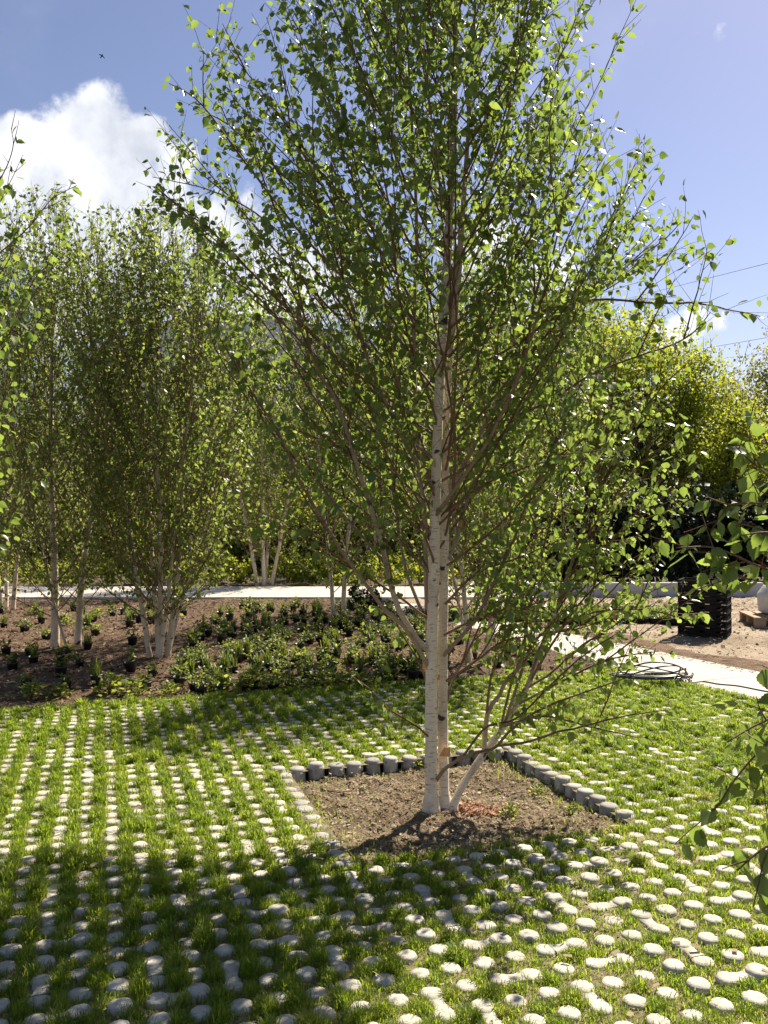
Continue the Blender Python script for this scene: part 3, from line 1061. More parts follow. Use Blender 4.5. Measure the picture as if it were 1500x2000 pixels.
def smooth_poly(pts, n=24):
    """Catmull-Rom through the points"""
    P = np.asarray(pts, float)
    if len(P) < 3:
        t = np.linspace(0, 1, n)[:, None]
        return P[0] + (P[-1] - P[0]) * t
    Q = np.concatenate([[2 * P[0] - P[1]], P, [2 * P[-1] - P[-2]]])
    seg = len(P) - 1
    out = []
    for t in np.linspace(0, seg - 1e-6, n):
        i = int(t)
        u = t - i
        p0, p1, p2, p3 = Q[i:i + 4]
        out.append(.5 * ((2 * p1) + (p2 - p0) * u + (2 * p0 - 5 * p1 + 4 * p2 - p3) * u ** 2 + (3 * p1 - p0 - 3 * p2 + p3) * u ** 3))
    return np.array(out)


class Env:
    def __init__(s, axis, rows, rough=.07, ph=0.0):
        s.axis = np.array(axis)
        r = np.array(rows, float)
        s.z, s.r = r[:, 0], r[:, 1:]
        s.rough, s.ph = rough, ph

    def R(s, p):
        d = p[:2] - s.axis
        h = math.hypot(*d) + 1e-6
        l, r, f, b = [np.interp(p[2], s.z, s.r[:, k]) for k in range(4)]
        az = math.atan2(d[1], d[0])
        ir = 1 + s.rough * (math.sin(3 * az + 2.1 * p[2] + s.ph) + .7 * math.sin(5 * az - 3.7 * p[2] + 2 * s.ph) + .6 * math.sin(2 * az + 5.3 * p[2] + 3 * s.ph))
        l, r, f, b = l * ir, r * ir, f * ir, b * ir
        cx, cy = d / h
        rx = r if cx > 0 else l
        ry = b if cy > 0 else f
        return h, 1 / math.sqrt((cx / max(rx, .02)) ** 2 + (cy / max(ry, .02)) ** 2)


def march(p, d, L, env, g, curl=.5, step=.06, wobble=.10, lim=1.0):
    pts = [p.copy()]
    run = 0
    d = d / np.linalg.norm(d)
    while run < L:
        d = d + np.array([0, 0, curl * step]) + g.normal(0, wobble * math.sqrt(step), 3)
        d /= np.linalg.norm(d)
        p = p + d * step
        run += step
        if env is not None:
            h, r = env.R(p)
            if h > r * lim or p[2] > env.z[-1]:
                break
        pts.append(p.copy())
    return np.array(pts)


def twig_and_leaves(br, g, env, tw, lf, spacing=.075, start=.15, tl=(.12, .36), ls=.034, tipleaf=True, flex=.25, hang=.8):
    """twigs along a branch polyline; fills tw (polylines) and lf (leaf node positions and directions)"""
    seg = np.linalg.norm(np.diff(br, axis=0), axis=1)
    s = np.concatenate([[0], np.cumsum(seg)])
    L = s[-1]
    if L < .08:
        return
    x = max(L * start, .05)
    while x < L:
        p = np.array([np.interp(x, s, br[:, k]) for k in range(3)])
        k = min(int(np.searchsorted(s, x)), len(br) - 1)
        d = br[k] - br[k - 1]
        d /= np.linalg.norm(d) + 1e-9
        rnd = norm(g.normal(0, 1, 3))
        dirv = d * .75 + rnd * .75 + np.array([0, 0, flex])
        tlen = g.uniform(*tl) * (0.6 + .4 * (1 - x / L))
        t = march(p, dirv, tlen, env, g, curl=.2, step=.05, wobble=.35, lim=1.12)
        if len(t) > 1:
            tw.append(t)
        x += spacing * g.uniform(.6, 1.4)
    tw.append(br[int(len(br) * .5):])


def leaf_nodes(tw, g, ls, jit=.01):
    P, D = [], []
    for t in tw:
        seg = np.linalg.norm(np.diff(t, axis=0), axis=1)
        s = np.concatenate([[0], np.cumsum(seg)])
        if s[-1] < .03:
            continue
        n = max(1, int(s[-1] / ls))
        x = (np.arange(n) + g.uniform(.3, 1, n)) * s[-1] / n
        x = np.minimum(x, s[-1])
        p = np.stack([np.interp(x, s, t[:, k]) for k in range(3)], 1)
        d = norm(np.broadcast_to(t[-1] - t[0], p.shape))
        P.append(p)
        D.append(d)
    return np.concatenate(P), np.concatenate(D)


def orient(D, g, hang=.75, spread=.8):
    n = len(D)
    X = D * .35 + norm(g.normal(0, 1, (n, 3))) * spread + np.array([0, 0, -hang])
    Nn = g.normal(0, .75, (n, 3)) + np.array([0, -.10, .55])
    return norm(X), norm(Nn)


def primaries(stem, env, g, z0, z1, ds, a_low=62, a_top=26, Lmax=2.2, ztop=None, lim=(.78, 1.06), curl=.55, az0=0.0):
    out = []
    P, r = stem
    seg = np.linalg.norm(np.diff(P, axis=0), axis=1)
    s = np.concatenate([[0], np.cumsum(seg)])
    x, az = 0.02, az0
    while x < s[-1]:
        p = np.array([np.interp(x, s, P[:, k]) for k in range(3)])
        rr = np.interp(x, s, r)
        x += ds * g.uniform(.6, 1.4)
        if p[2] < z0 or p[2] > z1:
            continue
        az += 2.4 + g.normal(0, .4)
        f = (p[2] - z0) / max(z1 - z0, .1)
        a = R(a_low + (a_top - a_low) * f + g.normal(0, 6))
        d = np.array([math.cos(az) * math.sin(a), math.sin(az) * math.sin(a), math.cos(a)])
        b = march(p, d, Lmax, env, g, curl=curl, step=.07, wobble=.16, lim=g.uniform(*lim))
        if len(b) > 2:
            out.append((b, rr))
    return out


def branch_r(b, rr, hi=.0058, tip=.0014):
    n = len(b)
    r0 = min(hi, max(.003, rr * .26))
    return r0 * (1 - np.linspace(0, 1, n)) ** .8 + tip


# ---- the main birch
def main_birch():
    g = np.random.default_rng(5)
    root = empty('silver_birch', (0, 0, 0))
    tag(root, 'large multi-stemmed birch with white trunks growing in the planting pit', 'tree')
    env = Env((.30, 4.5), [(0.2, .45, 1.0, .4, .5), (1.0, .60, 1.35, .5, .8), (1.55, .90, 1.50, .75, 1.1), (2.3, 1.18, 1.42, .95, 1.7), (3.0, 1.70, 1.26, 1.05, 1.95),
                           (3.4, 1.76, 1.12, 1.05, 1.95), (3.75, 1.48, 1.05, .95, 1.7), (4.2, .90, .84, .72, 1.3), (5.2, .7, .7, .7, .8), (6.1, .1, .1, .1, .1)])

    def poly(l, n=30):
        return smooth_poly([at(*p) for p in l], n)
    s1 = poly([(842, 1597, 4.50), (842, 1450, 4.50), (843, 1300, 4.49), (848, 1100, 4.47), (853, 900, 4.45), (861, 700, 4.43), (874, 500, 4.42), (884, 300, 4.42), (890, 100, 4.42), (893, -150, 4.44), (897, -500, 4.46)], 60)
    s2 = poly([(868, 1588, 4.56), (865, 1450, 4.56), (865, 1250, 4.56), (868, 1050, 4.56), (870, 850, 4.56), (877, 700, 4.57), (893, 560, 4.58), (905, 400, 4.60), (918, 200, 4.62), (930, -50, 4.65), (940, -400, 4.7)], 60)
    stems = [(s1, np.interp(np.linspace(0, 1, 60), [0, .035, .3, .55, .75, 1], [.058, .0335, .029, .024, .015, .004])),
             (s2, np.interp(np.linspace(0, 1, 60), [0, .035, .3, .55, .75, 1], [.050, .029, .025, .020, .012, .004]))]
    s3 = poly([(884, 1586, 4.55), (890, 1560, 4.56), (913, 1519, 4.60), (948, 1468, 4.66), (983, 1420, 4.72), (1009, 1377, 4.76), (1033, 1335, 4.8), (1049, 1284, 4.82), (1063, 1250, 4.83), (1085, 1190, 4.85), (1120, 1090, 4.9), (1160, 960, 4.95), (1190, 830, 5.0), (1205, 690, 5.05)], 50)
    stems.append((s3, np.interp(np.linspace(0, 1, 50), [0, .06, .4, .7, 1], [.032, .022, .016, .0105, .003])))
    s4 = poly([(838, 1300, 4.5), (833, 1150, 4.55), (830, 1010, 4.6), (821, 930, 4.62), (814, 840, 4.63), (809, 700, 4.64), (810, 580, 4.65), (814, 440, 4.66), (805, 250, 4.68), (795, 60, 4.7), (790, -150, 4.7)], 50)
    stems.append((s4, np.interp(np.linspace(0, 1, 50), [0, .3, .7, 1], [.014, .013, .009, .003])))
    # limbs drawn from the photograph: (stem index, points, base radius)
    limbs = [
        (0, [(836, 1268, 4.48), (818, 1252, 4.44), (784, 1196, 4.36), (764, 1136, 4.30), (752, 1068, 4.26), (736, 1008, 4.22), (716, 944, 4.18), (700, 895, 4.15), (688, 840, 4.1), (662, 770, 4.07), (622, 705, 4.03), (606, 650, 4.0), (585, 560, 3.97), (560, 470, 3.95)], .015),
        (0, [(836, 1300, 4.48), (796, 1232, 4.36), (752, 1188, 4.26), (708, 1132, 4.16), (680, 1092, 4.1), (640, 1032, 4.03), (585, 940, 3.95), (545, 850, 3.9), (500, 780, 3.86), (450, 700, 3.82), (415, 640, 3.8)], .010),
        (0, [(752, 1100, 4.28), (696, 1032, 4.34), (656, 984, 4.4), (620, 940, 4.45), (580, 900, 4.5), (530, 840, 4.55), (480, 770, 4.6), (430, 690, 4.65), (405, 620, 4.68)], .007),
        (2, [(945, 1472, 4.66), (950, 1407, 4.62), (958, 1383, 4.60), (977, 1359, 4.57), (990, 1332, 4.55), (1015, 1305, 4.5), (1022, 1270, 4.48), (1035, 1190, 4.45), (1060, 1090, 4.42), (1090, 980, 4.4), (1130, 860, 4.38)], .012),
        (1, [(852, 1524, 4.5), (873, 1497, 4.42), (903, 1479, 4.34), (940, 1465, 4.26), (969, 1457, 4.2), (1001, 1423, 4.14), (1047, 1391, 4.08), (1097, 1369, 4.02), (1160, 1345, 3.96), (1230, 1318, 3.9)], .0085),
        (1, [(969, 1457, 4.2), (1028, 1450, 4.14), (1090, 1432, 4.08), (1150, 1418, 4.03), (1230, 1400, 3.98), (1310, 1388, 3.94)], .005),
        (1, [(903, 1479, 4.34), (950, 1420, 4.25), (1010, 1400, 4.2), (1080, 1330, 4.1), (1150, 1270, 4.0), (1210, 1230, 3.95)], .005),
        (2, [(983, 1420, 4.72), (1040, 1260, 4.75), (1085, 1235, 4.78), (1130, 1222, 4.8), (1180, 1195, 4.82), (1250, 1170, 4.85), (1320, 1140, 4.9)], .007),
        (1, [(864, 1284, 4.55), (887, 1257, 4.5), (921, 1220, 4.45), (960, 1150, 4.38), (1000, 1060, 4.3), (1040, 960, 4.25), (1095, 850, 4.2), (1140, 740, 4.15)], .010),
        (1, [(876, 965, 4.56), (896, 925, 4.54), (935, 850, 4.5), (953, 815, 4.48), (983, 778, 4.46), (1007, 730, 4.44), (1025, 677, 4.42), (1036, 610, 4.4), (1055, 530, 4.4), (1073, 477, 4.4), (1105, 380, 4.4), (1140, 270, 4.4)], .013),
        (1, [(874, 1092, 4.55), (892, 1056, 4.6), (902, 1020, 4.65), (930, 930, 4.72), (980, 820, 4.8), (1050, 700, 4.9), (1100, 590, 4.95), (1160, 470, 5.0)], .011),
        (3, [(812, 823, 4.62), (767, 783, 4.5), (727, 751, 4.4), (680, 715, 4.3), (600, 640, 4.15), (520, 560, 4.05), (450, 490, 3.97), (390, 430, 3.92), (340, 398, 3.9), (305, 402, 3.9)], .0075),
        (3, [(810, 700, 4.64), (735, 610, 4.62), (600, 470, 4.58), (480, 320, 4.54), (390, 200, 4.5), (330, 160, 4.48)], .007),
        (3, [(813, 600, 4.65), (750, 500, 4.6), (650, 370, 4.54), (540, 220, 4.48), (440, 85, 4.42)], .0065),
        (3, [(811, 780, 4.63), (730, 690, 4.7), (600, 560, 4.8), (450, 390, 4.9), (330, 245, 5.0)], .007),
        (0, [(853, 900, 4.45), (760, 830, 4.38), (640, 720, 4.3), (480, 560, 4.2), (360, 415, 4.12)], .0065),
        (3, [(814, 500, 4.65), (760, 400, 4.7), (680, 270, 4.78), (600, 120, 4.85), (550, 0, 4.9)], .006),
        (0, [(862, 690, 4.43), (780, 590, 4.5), (660, 450, 4.6), (540, 330, 4.7), (440, 240, 4.8), (380, 215, 4.85)], .0065),
        (3, [(809, 669, 4.64), (767, 623, 4.62), (735, 560, 4.6), (700, 480, 4.58), (645, 385, 4.55), (590, 290, 4.5), (540, 190, 4.45)], .007),
        (3, [(811, 760, 4.63), (740, 690, 4.7), (660, 590, 4.78), (590, 500, 4.85), (500, 420, 4.9), (400, 372, 4.95), (296, 352, 5.0)], .006),
        (1, [(882, 660, 4.57), (960, 640, 4.5), (1060, 605, 4.42), (1164, 583, 4.35), (1287, 590, 4.28), (1361, 591, 4.24), (1409, 600, 4.22), (1484, 617, 4.2)], .0065),
        (1, [(876, 740, 4.57), (960, 700, 4.6), (1060, 640, 4.62), (1140, 580, 4.65), (1207, 533, 4.68), (1287, 475, 4.7), (1332, 430, 4.72)], .0065),
        (1, [(940, 840, 4.5), (1060, 790, 4.4), (1160, 730, 4.3), (1260, 690, 4.2), (1340, 655, 4.15), (1385, 605, 4.1)], .0055),
        (0, [(838, 1440, 4.48), (810, 1415, 4.43), (780, 1398, 4.38), (752, 1378, 4.34), (715, 1340, 4.3), (680, 1318, 4.27)], .0042),
        (0, [(840, 1345, 4.49), (815, 1290, 4.5), (795, 1260, 4.52), (770, 1220, 4.55), (735, 1180, 4.58)], .0048),
        (1, [(872, 1370, 4.56), (885, 1330, 4.6), (905, 1290, 4.66), (930, 1245, 4.72), (960, 1180, 4.8), (985, 1090, 4.85)], .007),
        (3, [(826, 1200, 4.52), (790, 1100, 4.6), (770, 960, 4.68), (745, 850, 4.75), (700, 740, 4.82), (650, 640, 4.9), (600, 520, 5.0)], .009),
        (0, [(851, 960, 4.45), (800, 880, 4.3), (760, 800, 4.18), (715, 690, 4.05), (680, 570, 3.95), (640, 450, 3.88), (600, 320, 3.84)], .009),
        (0, [(850, 1010, 4.45), (905, 930, 4.25), (960, 850, 4.1), (1010, 740, 3.97), (1050, 620, 3.88), (1085, 490, 3.8), (1120, 350, 3.75)], .009),
    ]
    for (si, p0, p1, p2, p3, d0, d1) in (
            (2, (1009, 1377), (1080, 1340), (1180, 1290), (1290, 1270), 4.76, 4.5), (2, (1033, 1335), (1090, 1240), (1160, 1150), (1260, 1080), 4.8, 4.6),
            (2, (1049, 1284), (1090, 1180), (1150, 1060), (1230, 960), 4.82, 5.0), (2, (985, 1418), (1060, 1400), (1160, 1420), (1250, 1440), 4.7, 4.3),
            (2, (1063, 1250), (1140, 1200), (1240, 1190), (1340, 1210), 4.83, 4.6), (2, (1040, 1310), (1070, 1230), (1120, 1150), (1190, 1120), 4.8, 4.9),
            (2, (1020, 1350), (1080, 1310), (1150, 1250), (1210, 1240), 4.78, 4.9), (2, (977, 1425), (1000, 1330), (1040, 1250), (1050, 1160), 4.7, 4.9),
            (2, (950, 1400), (960, 1320), (1000, 1230), (1010, 1150), 4.62, 4.3), (1, (872, 1330), (930, 1290), (985, 1250), (1040, 1240), 4.5, 4.1), (2, (1085, 1190), (1140, 1110), (1230, 1030), (1330, 990), 4.85, 4.7),
            (1, (870, 1180), (930, 1120), (1010, 1090), (1100, 1050), 4.5, 4.1), (1, (868, 1240), (930, 1210), (1000, 1190), (1070, 1200), 4.5, 4.0),
            (0, (838, 1210), (770, 1160), (690, 1110), (620, 1060), 4.5, 4.1), (0, (842, 1120), (760, 1040), (670, 970), (580, 930), 4.46, 4.7),
            (0, (846, 1050), (770, 960), (670, 880), (560, 830), 4.46, 4.2), (2, (1120, 1090), (1180, 1000), (1260, 900), (1350, 840), 4.9, 4.7),
            (1, (870, 1000), (960, 940), (1080, 900), (1200, 880), 4.5, 4.2), (2, (1160, 960), (1220, 860), (1290, 760), (1350, 700), 4.95, 4.8)):
        limbs.append((si, [(*p0, d0), (*p1, d0 * .66 + d1 * .34), (*p2, d0 * .33 + d1 * .67), (*p3, d1)], .006))
    brs = {0: [], 1: [], 2: [], 3: []}
    allb = []
    for (si, pts, r0) in limbs:
        b = poly(pts, max(16, len(pts) * 4))
        b[3:] += np.cumsum(g.normal(0, .0016, (len(b) - 3, 3)), axis=0)
        n = len(b)
        rr = r0 * (1 - np.linspace(0, 1, n)) ** .7 + .0018
        brs[si].append((b, rr))
        allb.append((b, .35))
    for si, (z0, ds) in {0: (1.15, .078), 1: (1.1, .078), 2: (.75, .085), 3: (1.4, .095)}.items():
        for (b, rr) in primaries(stems[si], env, g, z0, 5.7, ds, a_low=58, a_top=24, az0=si * 1.3, curl=.45):
            brs[si].append((b, branch_r(b, rr)))
            allb.append((b, .25))
    tw = []
    nl = len(limbs)
    for k, (b, st) in enumerate(allb):
        if k < nl:
            # limbs fork into secondary branches first
            tmp = []
            if limbs[k][2] >= .0055 and k not in (4, 5, 6):
                L = len(b)
                for q in range(int(L * .35), L - 2, 5):
                    d = norm(b[q + 1] - b[q - 1])
                    d2 = d * .8 + norm(g.normal(0, 1, 3)) * .6 + np.array([0, 0, .3])
                    sb = march(b[q], d2, g.uniform(.3, .75), env, g, curl=.4, step=.06, wobble=.2, lim=1.05)
                    if len(sb) > 2:
                        tmp.append(sb)
            for sb in tmp:
                brs[limbs[k][0]].append((sb, branch_r(sb, .012, hi=.005)))
                twig_and_leaves(sb, g, None, tw, None, spacing=.075)
            low = k in (4, 5, 6, 17, 18)
            twig_and_leaves(b, g, None, tw, None, spacing=.062 if not low else .085, start=.24, tl=(.10, .28) if not low else (.07, .22))
        else:
            twig_and_leaves(b, g, env, tw, None, spacing=.046, start=.14, tl=(.10, .34))
    P, D = leaf_nodes(tw, g, .034)
    gap = wob(P[:, 0] + .6 * P[:, 1], P[:, 2], 3.1, 2) + .8 * wob(P[:, 1] - .4 * P[:, 0], P[:, 2], 4.3, 5)
    gap = gap - 1.7 * np.exp(-((P[:, 0] + .47) ** 2 / .07 + (P[:, 2] - 2.5) ** 2 / .05))
    keep = g.random(len(P)) < np.clip(.83 + .46 * gap, .14, 1.0) * np.where(P[:, 2] < .5, .85, 1)
    ax = np.interp(P[:, 2], s1[:, 2], s1[:, 0]) + .03
    keep &= ~((np.abs(P[:, 0] - ax * P[:, 1] / 4.45) < .085) & (P[:, 1] < 4.5) & (P[:, 2] < 3.0) & (g.random(len(P)) < .72))
    P, D = P[keep], D[keep]
    X, Nn = orient(D, g)
    P = P + norm(X + D) * g.uniform(.004, .022, len(P))[:, None]
    mb = MB()
    for t in tw:
        n = len(t)
        mb.tube(t, np.linspace(.0017, .0009, n), 3, 1, cap=False)
    add_leaves(mb, P, X, Nn, np.clip(g.lognormal(-3.20, .24, len(P)), .02, .066), np.clip(g.normal(.52, .25, len(P)), 0, 1), 0)
    for si, (p, r) in enumerate(stems):
        sb = MB()
        rr = r * (1 + .05 * np.sin(np.arange(len(r)) * 1.9 + si))
        sb.tube(p, rr, 14)
        st = sb.build('stem', M['bark'], root)
        if si == 0:
            tag(st, 'thickest white front stem with smooth bark')
        if si == 2:
            tag(st, 'slender stem leaning away to the right from the base')
        big = sorted(brs[si], key=lambda q: -len(q[0]) * q[1][0])
        for (b, r_) in big[:24]:
            bb = MB()
            bb.tube(b, r_, 7)
            bb.build('branch', M['bark'], st)
        if len(big) > 24:
            bb = MB()
            for (b, r_) in big[24:]:
                bb.tube(b, r_, 5)
            tag(bb.build('branch', M['bark'], st), kind='stuff')
    mb.build('crown', [M['leaf'], M['bark']], root)
    # peeled bark flakes, orange inside
    for (px, py, d, w, h, a) in ((871, 1468, 4.50, .045, .05, .3), (857, 1322, 4.47, .012, .03, .1), (849, 905, 4.41, .010, .04, 0), (829, 1295, 4.48, .02, .06, -.2), (745, 1120, 4.24, .010, .03, .2), (899, 1022, 4.60, .012, .035, .2)):
        c = at(px, py, d)
        fb = MB()
        s, t = np.meshgrid(np.linspace(-1, 1, 6), np.linspace(-1, 1, 6))
        Xg = c[0] + s * w / 2 * (1 - .3 * t) + a * t * .02
        Zg = c[2] + t * h / 2
        Yg = c[1] - .036 * 0 - .012 * (1 - s ** 2) - .010 * np.clip(s, 0, 1) - .006 * t
        grid_mesh(fb, Xg, Yg, Zg)
        fb.build('bark_flake', M['flake'], root)
    print('main leaves', len(P))
    return root


main_birch()


def birch(base, stems_spec, height, radius, label, seed, n_ds=.085, z0=.8, leaf=.052, ls=.044, low=True, spacing=.080, mats=('leaf_far', 'bark_far'), group=None, shape='vase',
          extra=None, drop=1.0, lim=(.55, 1.12), hi_t=.0024, espace=.10):
    """multi-stem birch: stems_spec = [(dx_base, dy_base, dx_top, dy_top, r0)]"""
    g = np.random.default_rng(seed)
    base = np.array(base, float)
    root = empty('birch_tree', base)
    tag(root, label, 'tree', group)
    H = height
    rows = [(z, q * radius, q * radius, q * radius, q * radius) for (z, q) in ((0.0, .32), (.35, .65), (H * .2, .95), (H * .45, 1.15), (H * .68, 1.24), (H * .88, 1.08), (H * 1.0, .75), (H * 1.14, .25))]
    env = Env((0, 0), rows, .15, seed * 1.7)
    tw, mb = [], MB()
    for (bx, by, tx, ty, r0) in stems_spec:
        hh = H * g.uniform(.80, 1.03)
        tx, ty = tx * 1.7, ty * 1.7
        q = [np.array([bx, by, -.05]), np.array([bx + (tx - bx) * .22, by + (ty - by) * .22, hh * .2]), np.array([bx + (tx - bx) * .55, by + (ty - by) * .55, hh * .5]), np.array([bx + (tx - bx) * .85, by + (ty - by) * .85, hh * .78]), np.array([tx, ty, hh])]
        q = [p + np.array([*g.normal(0, .02, 2), 0]) * (k > 0) for k, p in enumerate(q)]
        p = smooth_poly(q, 36)
        p[1:, :2] += np.cumsum(g.normal(0, .003, (35, 2)), axis=0)
        r = r0 * .74 * np.interp(np.linspace(0, 1, 36), [0, .03, .5, 1], [1.25, 1.0, .62, .10])
        sb = MB()
        sb.tube(p, r, 9)
        for (b, rr) in primaries((p, r), env, g, z0 * .38, hh * .99, n_ds * .72, a_low=54, a_top=24, curl=.5, az0=g.uniform(0, 6), lim=lim):
            sb.tube(b, branch_r(b, rr, hi=.005), 4, cap=False)
            twig_and_leaves(b, g, env, tw, None, spacing=spacing, start=.12, tl=(.12, .36))
        for q in range(5):
            k0 = int(g.integers(20, 33))
            a = g.uniform(0, 6.28)
            sh = march(p[k0], np.array([math.cos(a) * .22, math.sin(a) * .22, 1.0]), g.uniform(.45, 1.0) * H / 4.5, None, g, curl=.1, step=.07, wobble=.12)
            if sh[-1][2] > H * 1.16:
                sh = sh[sh[:, 2] < H * 1.16]
            if len(sh) > 4:
                sb.tube(sh, np.linspace(.005, .0014, len(sh)), 4, cap=False)
                tw_l = []
                twig_and_leaves(sh, g, None, tw_l, None, spacing=.10, start=.2, tl=(.04, .13), flex=.6)
                tw += tw_l
        sb.build('stem', M[mats[1]], root)
    if extra:
        for b in extra:
            b = b - base
            tw_l = []
            twig_and_leaves(b, g, None, tw_l, None, spacing=espace, start=.3, tl=(.06, .2))
            tw += tw_l
            sb = MB()
            sb.tube(b, np.linspace(.005, .0016, len(b)), 5)
            sb.build('branch', M[mats[1]], root)
    P, D = leaf_nodes(tw, g, ls)
    if drop < 1:
        k = g.random(len(P)) < drop
        P, D = P[k], D[k]
    gap = wob(P[:, 0] + .6 * P[:, 1] + seed, P[:, 2], 3.1, 2) + .8 * wob(P[:, 1] - .4 * P[:, 0], P[:, 2], 4.3, 5 + seed)
    k = g.random(len(P)) < np.clip(.80 + .46 * gap, .14, 1)
    P, D = P[k], D[k]
    X, Nn = orient(D, g)
    for t in tw:
        mb.tube(t, np.linspace(hi_t, .0012, len(t)), 3, 1, cap=False)
    add_leaves(mb, P, X, Nn, g.uniform(.7, 1.2, len(P)) * leaf, np.clip(g.normal(.5, .22, len(P)), 0, 1), 0, low=low, stalk=.2)
    mb.build('crown', [M[mats[0]], M[mats[1]]], root)
    print('birch', seed, len(P))
    return root


def fan(n, spread, r, g, base_r=.07):
    out = []
    for k in range(n):
        a = 2 * np.pi * k / n + g.uniform(-.4, .4)
        out.append((math.cos(a) * base_r, math.sin(a) * base_r, math.cos(a) * spread * g.uniform(.6, 1), math.sin(a) * spread * g.uniform(.6, 1), r * g.uniform(.8, 1.15)))
    return out


def build_birches():
    g = np.random.default_rng(31)

    def gp(px, py):
        p = ground(px, py, 0.0)
        if p[1] < 15.4:
            p[2] = float(bed_z(p[0], p[1]))
        return p
    GR = 'young birches beside the path'
    birch(gp(312, 1290), [(-.10, 0, -.50, .1, .040), (-.03, .08, -.22, .3, .034), (.0, -.05, .02, -.1, .042), (.07, .02, .22, .1, .044), (.05, .1, .55, .3, .03), (.02, -.06, .30, -.35, .03)], 4.15, 1.28,
          'birch with six pale stems fanning out of the mulch bed', 41, n_ds=.105, z0=.75, group=GR)
    birch(gp(118, 1275), [(-.06, 0, -.10, .1, .062), (.16, .05, .32, .2, .055), (.10, -.05, -.4, -.2, .02)], 4.4, 1.4, 'birch with two thick greyish stems in the left of the mulch bed', 42, n_ds=.09, z0=.7, group=GR)
    birch(gp(8, 1198), fan(4, .6, .05, g, .12), 5.0, 1.3, 'pale-stemmed birch at the left end of the mulch bed before the path', 43, n_ds=.10, group=GR)
    birch(gp(515, 1142), fan(5, .7, .055, g, .16), 5.0, 1.25, 'birch with four white stems standing in the pale rear path', 44, n_ds=.12, ls=.06, leaf=.062, z0=1.0, group=GR)
    birch(gp(660, 1217), [(-.05, 0, -.25, .1, .042), (.07, .03, .2, .2, .05)], 4.6, 1.1, 'slim birch with two stems at the top of the potted plants', 45, n_ds=.09, ls=.055, group=GR)
    birch(gp(930, 1295), [(-.07, 0, -.22, 0, .040), (.08, .05, .3, .1, .042), (.04, -.08, .65, -.2, .03), (-.02, .1, -.4, .3, .028)], 3.75, 1.1, 'birch with dark stems right behind the large birch', 46, n_ds=.085, z0=.9, group=GR)
    birch((1.75, 14.4, -.02), fan(3, .7, .045, g), 5.4, 1.5, 'birch in the yard corner behind the plant trays', 47, n_ds=.11, ls=.06, leaf=.062, z0=1.2, group=GR)
    birch((-8.2, 22.5, 0.0), fan(4, .7, .05, g, .12), 5.2, 1.4, 'birch across the rear path behind the left birches', 48, n_ds=.13, ls=.07, leaf=.068, z0=.9, group=GR)
    birch((-.2, 21.4, 0.0), fan(4, .7, .05, g, .12), 5.4, 1.5, 'birch across the rear path right behind the two-stem birch', 49, n_ds=.13, ls=.07, leaf=.068, z0=.9, group=GR)
    birch((-4.4, 20.4, 0.0), fan(4, .6, .045, g, .12), 5.0, 1.1, 'birch across the rear path left of the four-stem birch', 50, n_ds=.13, ls=.07, leaf=.068, z0=.9, group=GR)
    # tree just outside the left of the picture; its twigs reach in
    ex = [smooth_poly([at(*p) for p in l], 16) for l in (
        [(-150, 520, 4.6), (-60, 430, 4.5), (0, 350, 4.45), (25, 290, 4.4), (22, 250, 4.4)],
        [(-150, 560, 4.6), (-40, 520, 4.5), (50, 450, 4.4), (100, 390, 4.35), (150, 362, 4.3)],
        [(-150, 800, 4.6), (-60, 740, 4.5), (20, 650, 4.4), (70, 570, 4.35)],
        [(-150, 1000, 4.6), (-60, 930, 4.5), (30, 880, 4.4), (80, 850, 4.35)],
        [(-150, 700, 4.6), (-60, 600, 4.5), (10, 520, 4.45), (40, 440, 4.4)])]
    birch((-2.95, 4.7, -.02), fan(3, .4, .035, g), 3.7, .98, 'birch at the left picture edge with larger sunlit leaves', 51, n_ds=.075, z0=.7, leaf=.052, ls=.042, low=False, spacing=.095, mats=('leaf', 'bark'), extra=ex)
    # tree just outside the right of the picture; its twigs hang in
    ex = [smooth_poly([at(*p) for p in l], 18) for l in (
        [(1720, 1010, 2.5), (1600, 985, 2.42), (1500, 983, 2.36), (1430, 985, 2.32), (1410, 1005, 2.30), (1388, 1038, 2.29)],
        [(1720, 1120, 2.5), (1600, 1130, 2.4), (1500, 1112, 2.3), (1430, 1082, 2.26), (1385, 1068, 2.24), (1320, 1070, 2.22)],
        [(1720, 1000, 2.6), (1610, 940, 2.55), (1530, 890, 2.5), (1490, 860, 2.48)],
        [(1720, 1060, 2.3), (1600, 1050, 2.25), (1500, 1040, 2.2), (1450, 1045, 2.2)],
        [(1720, 1090, 2.5), (1620, 1010, 2.5), (1520, 940, 2.5), (1465, 900, 2.48), (1435, 870, 2.47)],
        [(1720, 1160, 2.6), (1600, 1160, 2.5), (1510, 1140, 2.45), (1450, 1130, 2.4), (1400, 1135, 2.36)],
        [(1720, 1180, 2.5), (1620, 1080, 2.4), (1540, 1040, 2.35), (1480, 1045, 2.3), (1440, 1060, 2.3)],
        [(1750, 1350, 2.3), (1620, 1370, 2.2), (1540, 1420, 2.15), (1480, 1470, 2.12), (1430, 1530, 2.1), (1405, 1570, 2.1)],
        [(1750, 1300, 2.3), (1620, 1330, 2.25), (1530, 1390, 2.2), (1470, 1420, 2.18), (1420, 1450, 2.16)],
        [(1750, 1500, 2.1), (1640, 1560, 1.9), (1550, 1620, 1.8), (1480, 1665, 1.75), (1440, 1700, 1.72)],
        [(1750, 1240, 2.5), (1650, 1250, 2.5), (1560, 1380, 2.5), (1500, 1490, 2.5), (1470, 1560, 2.5)])]
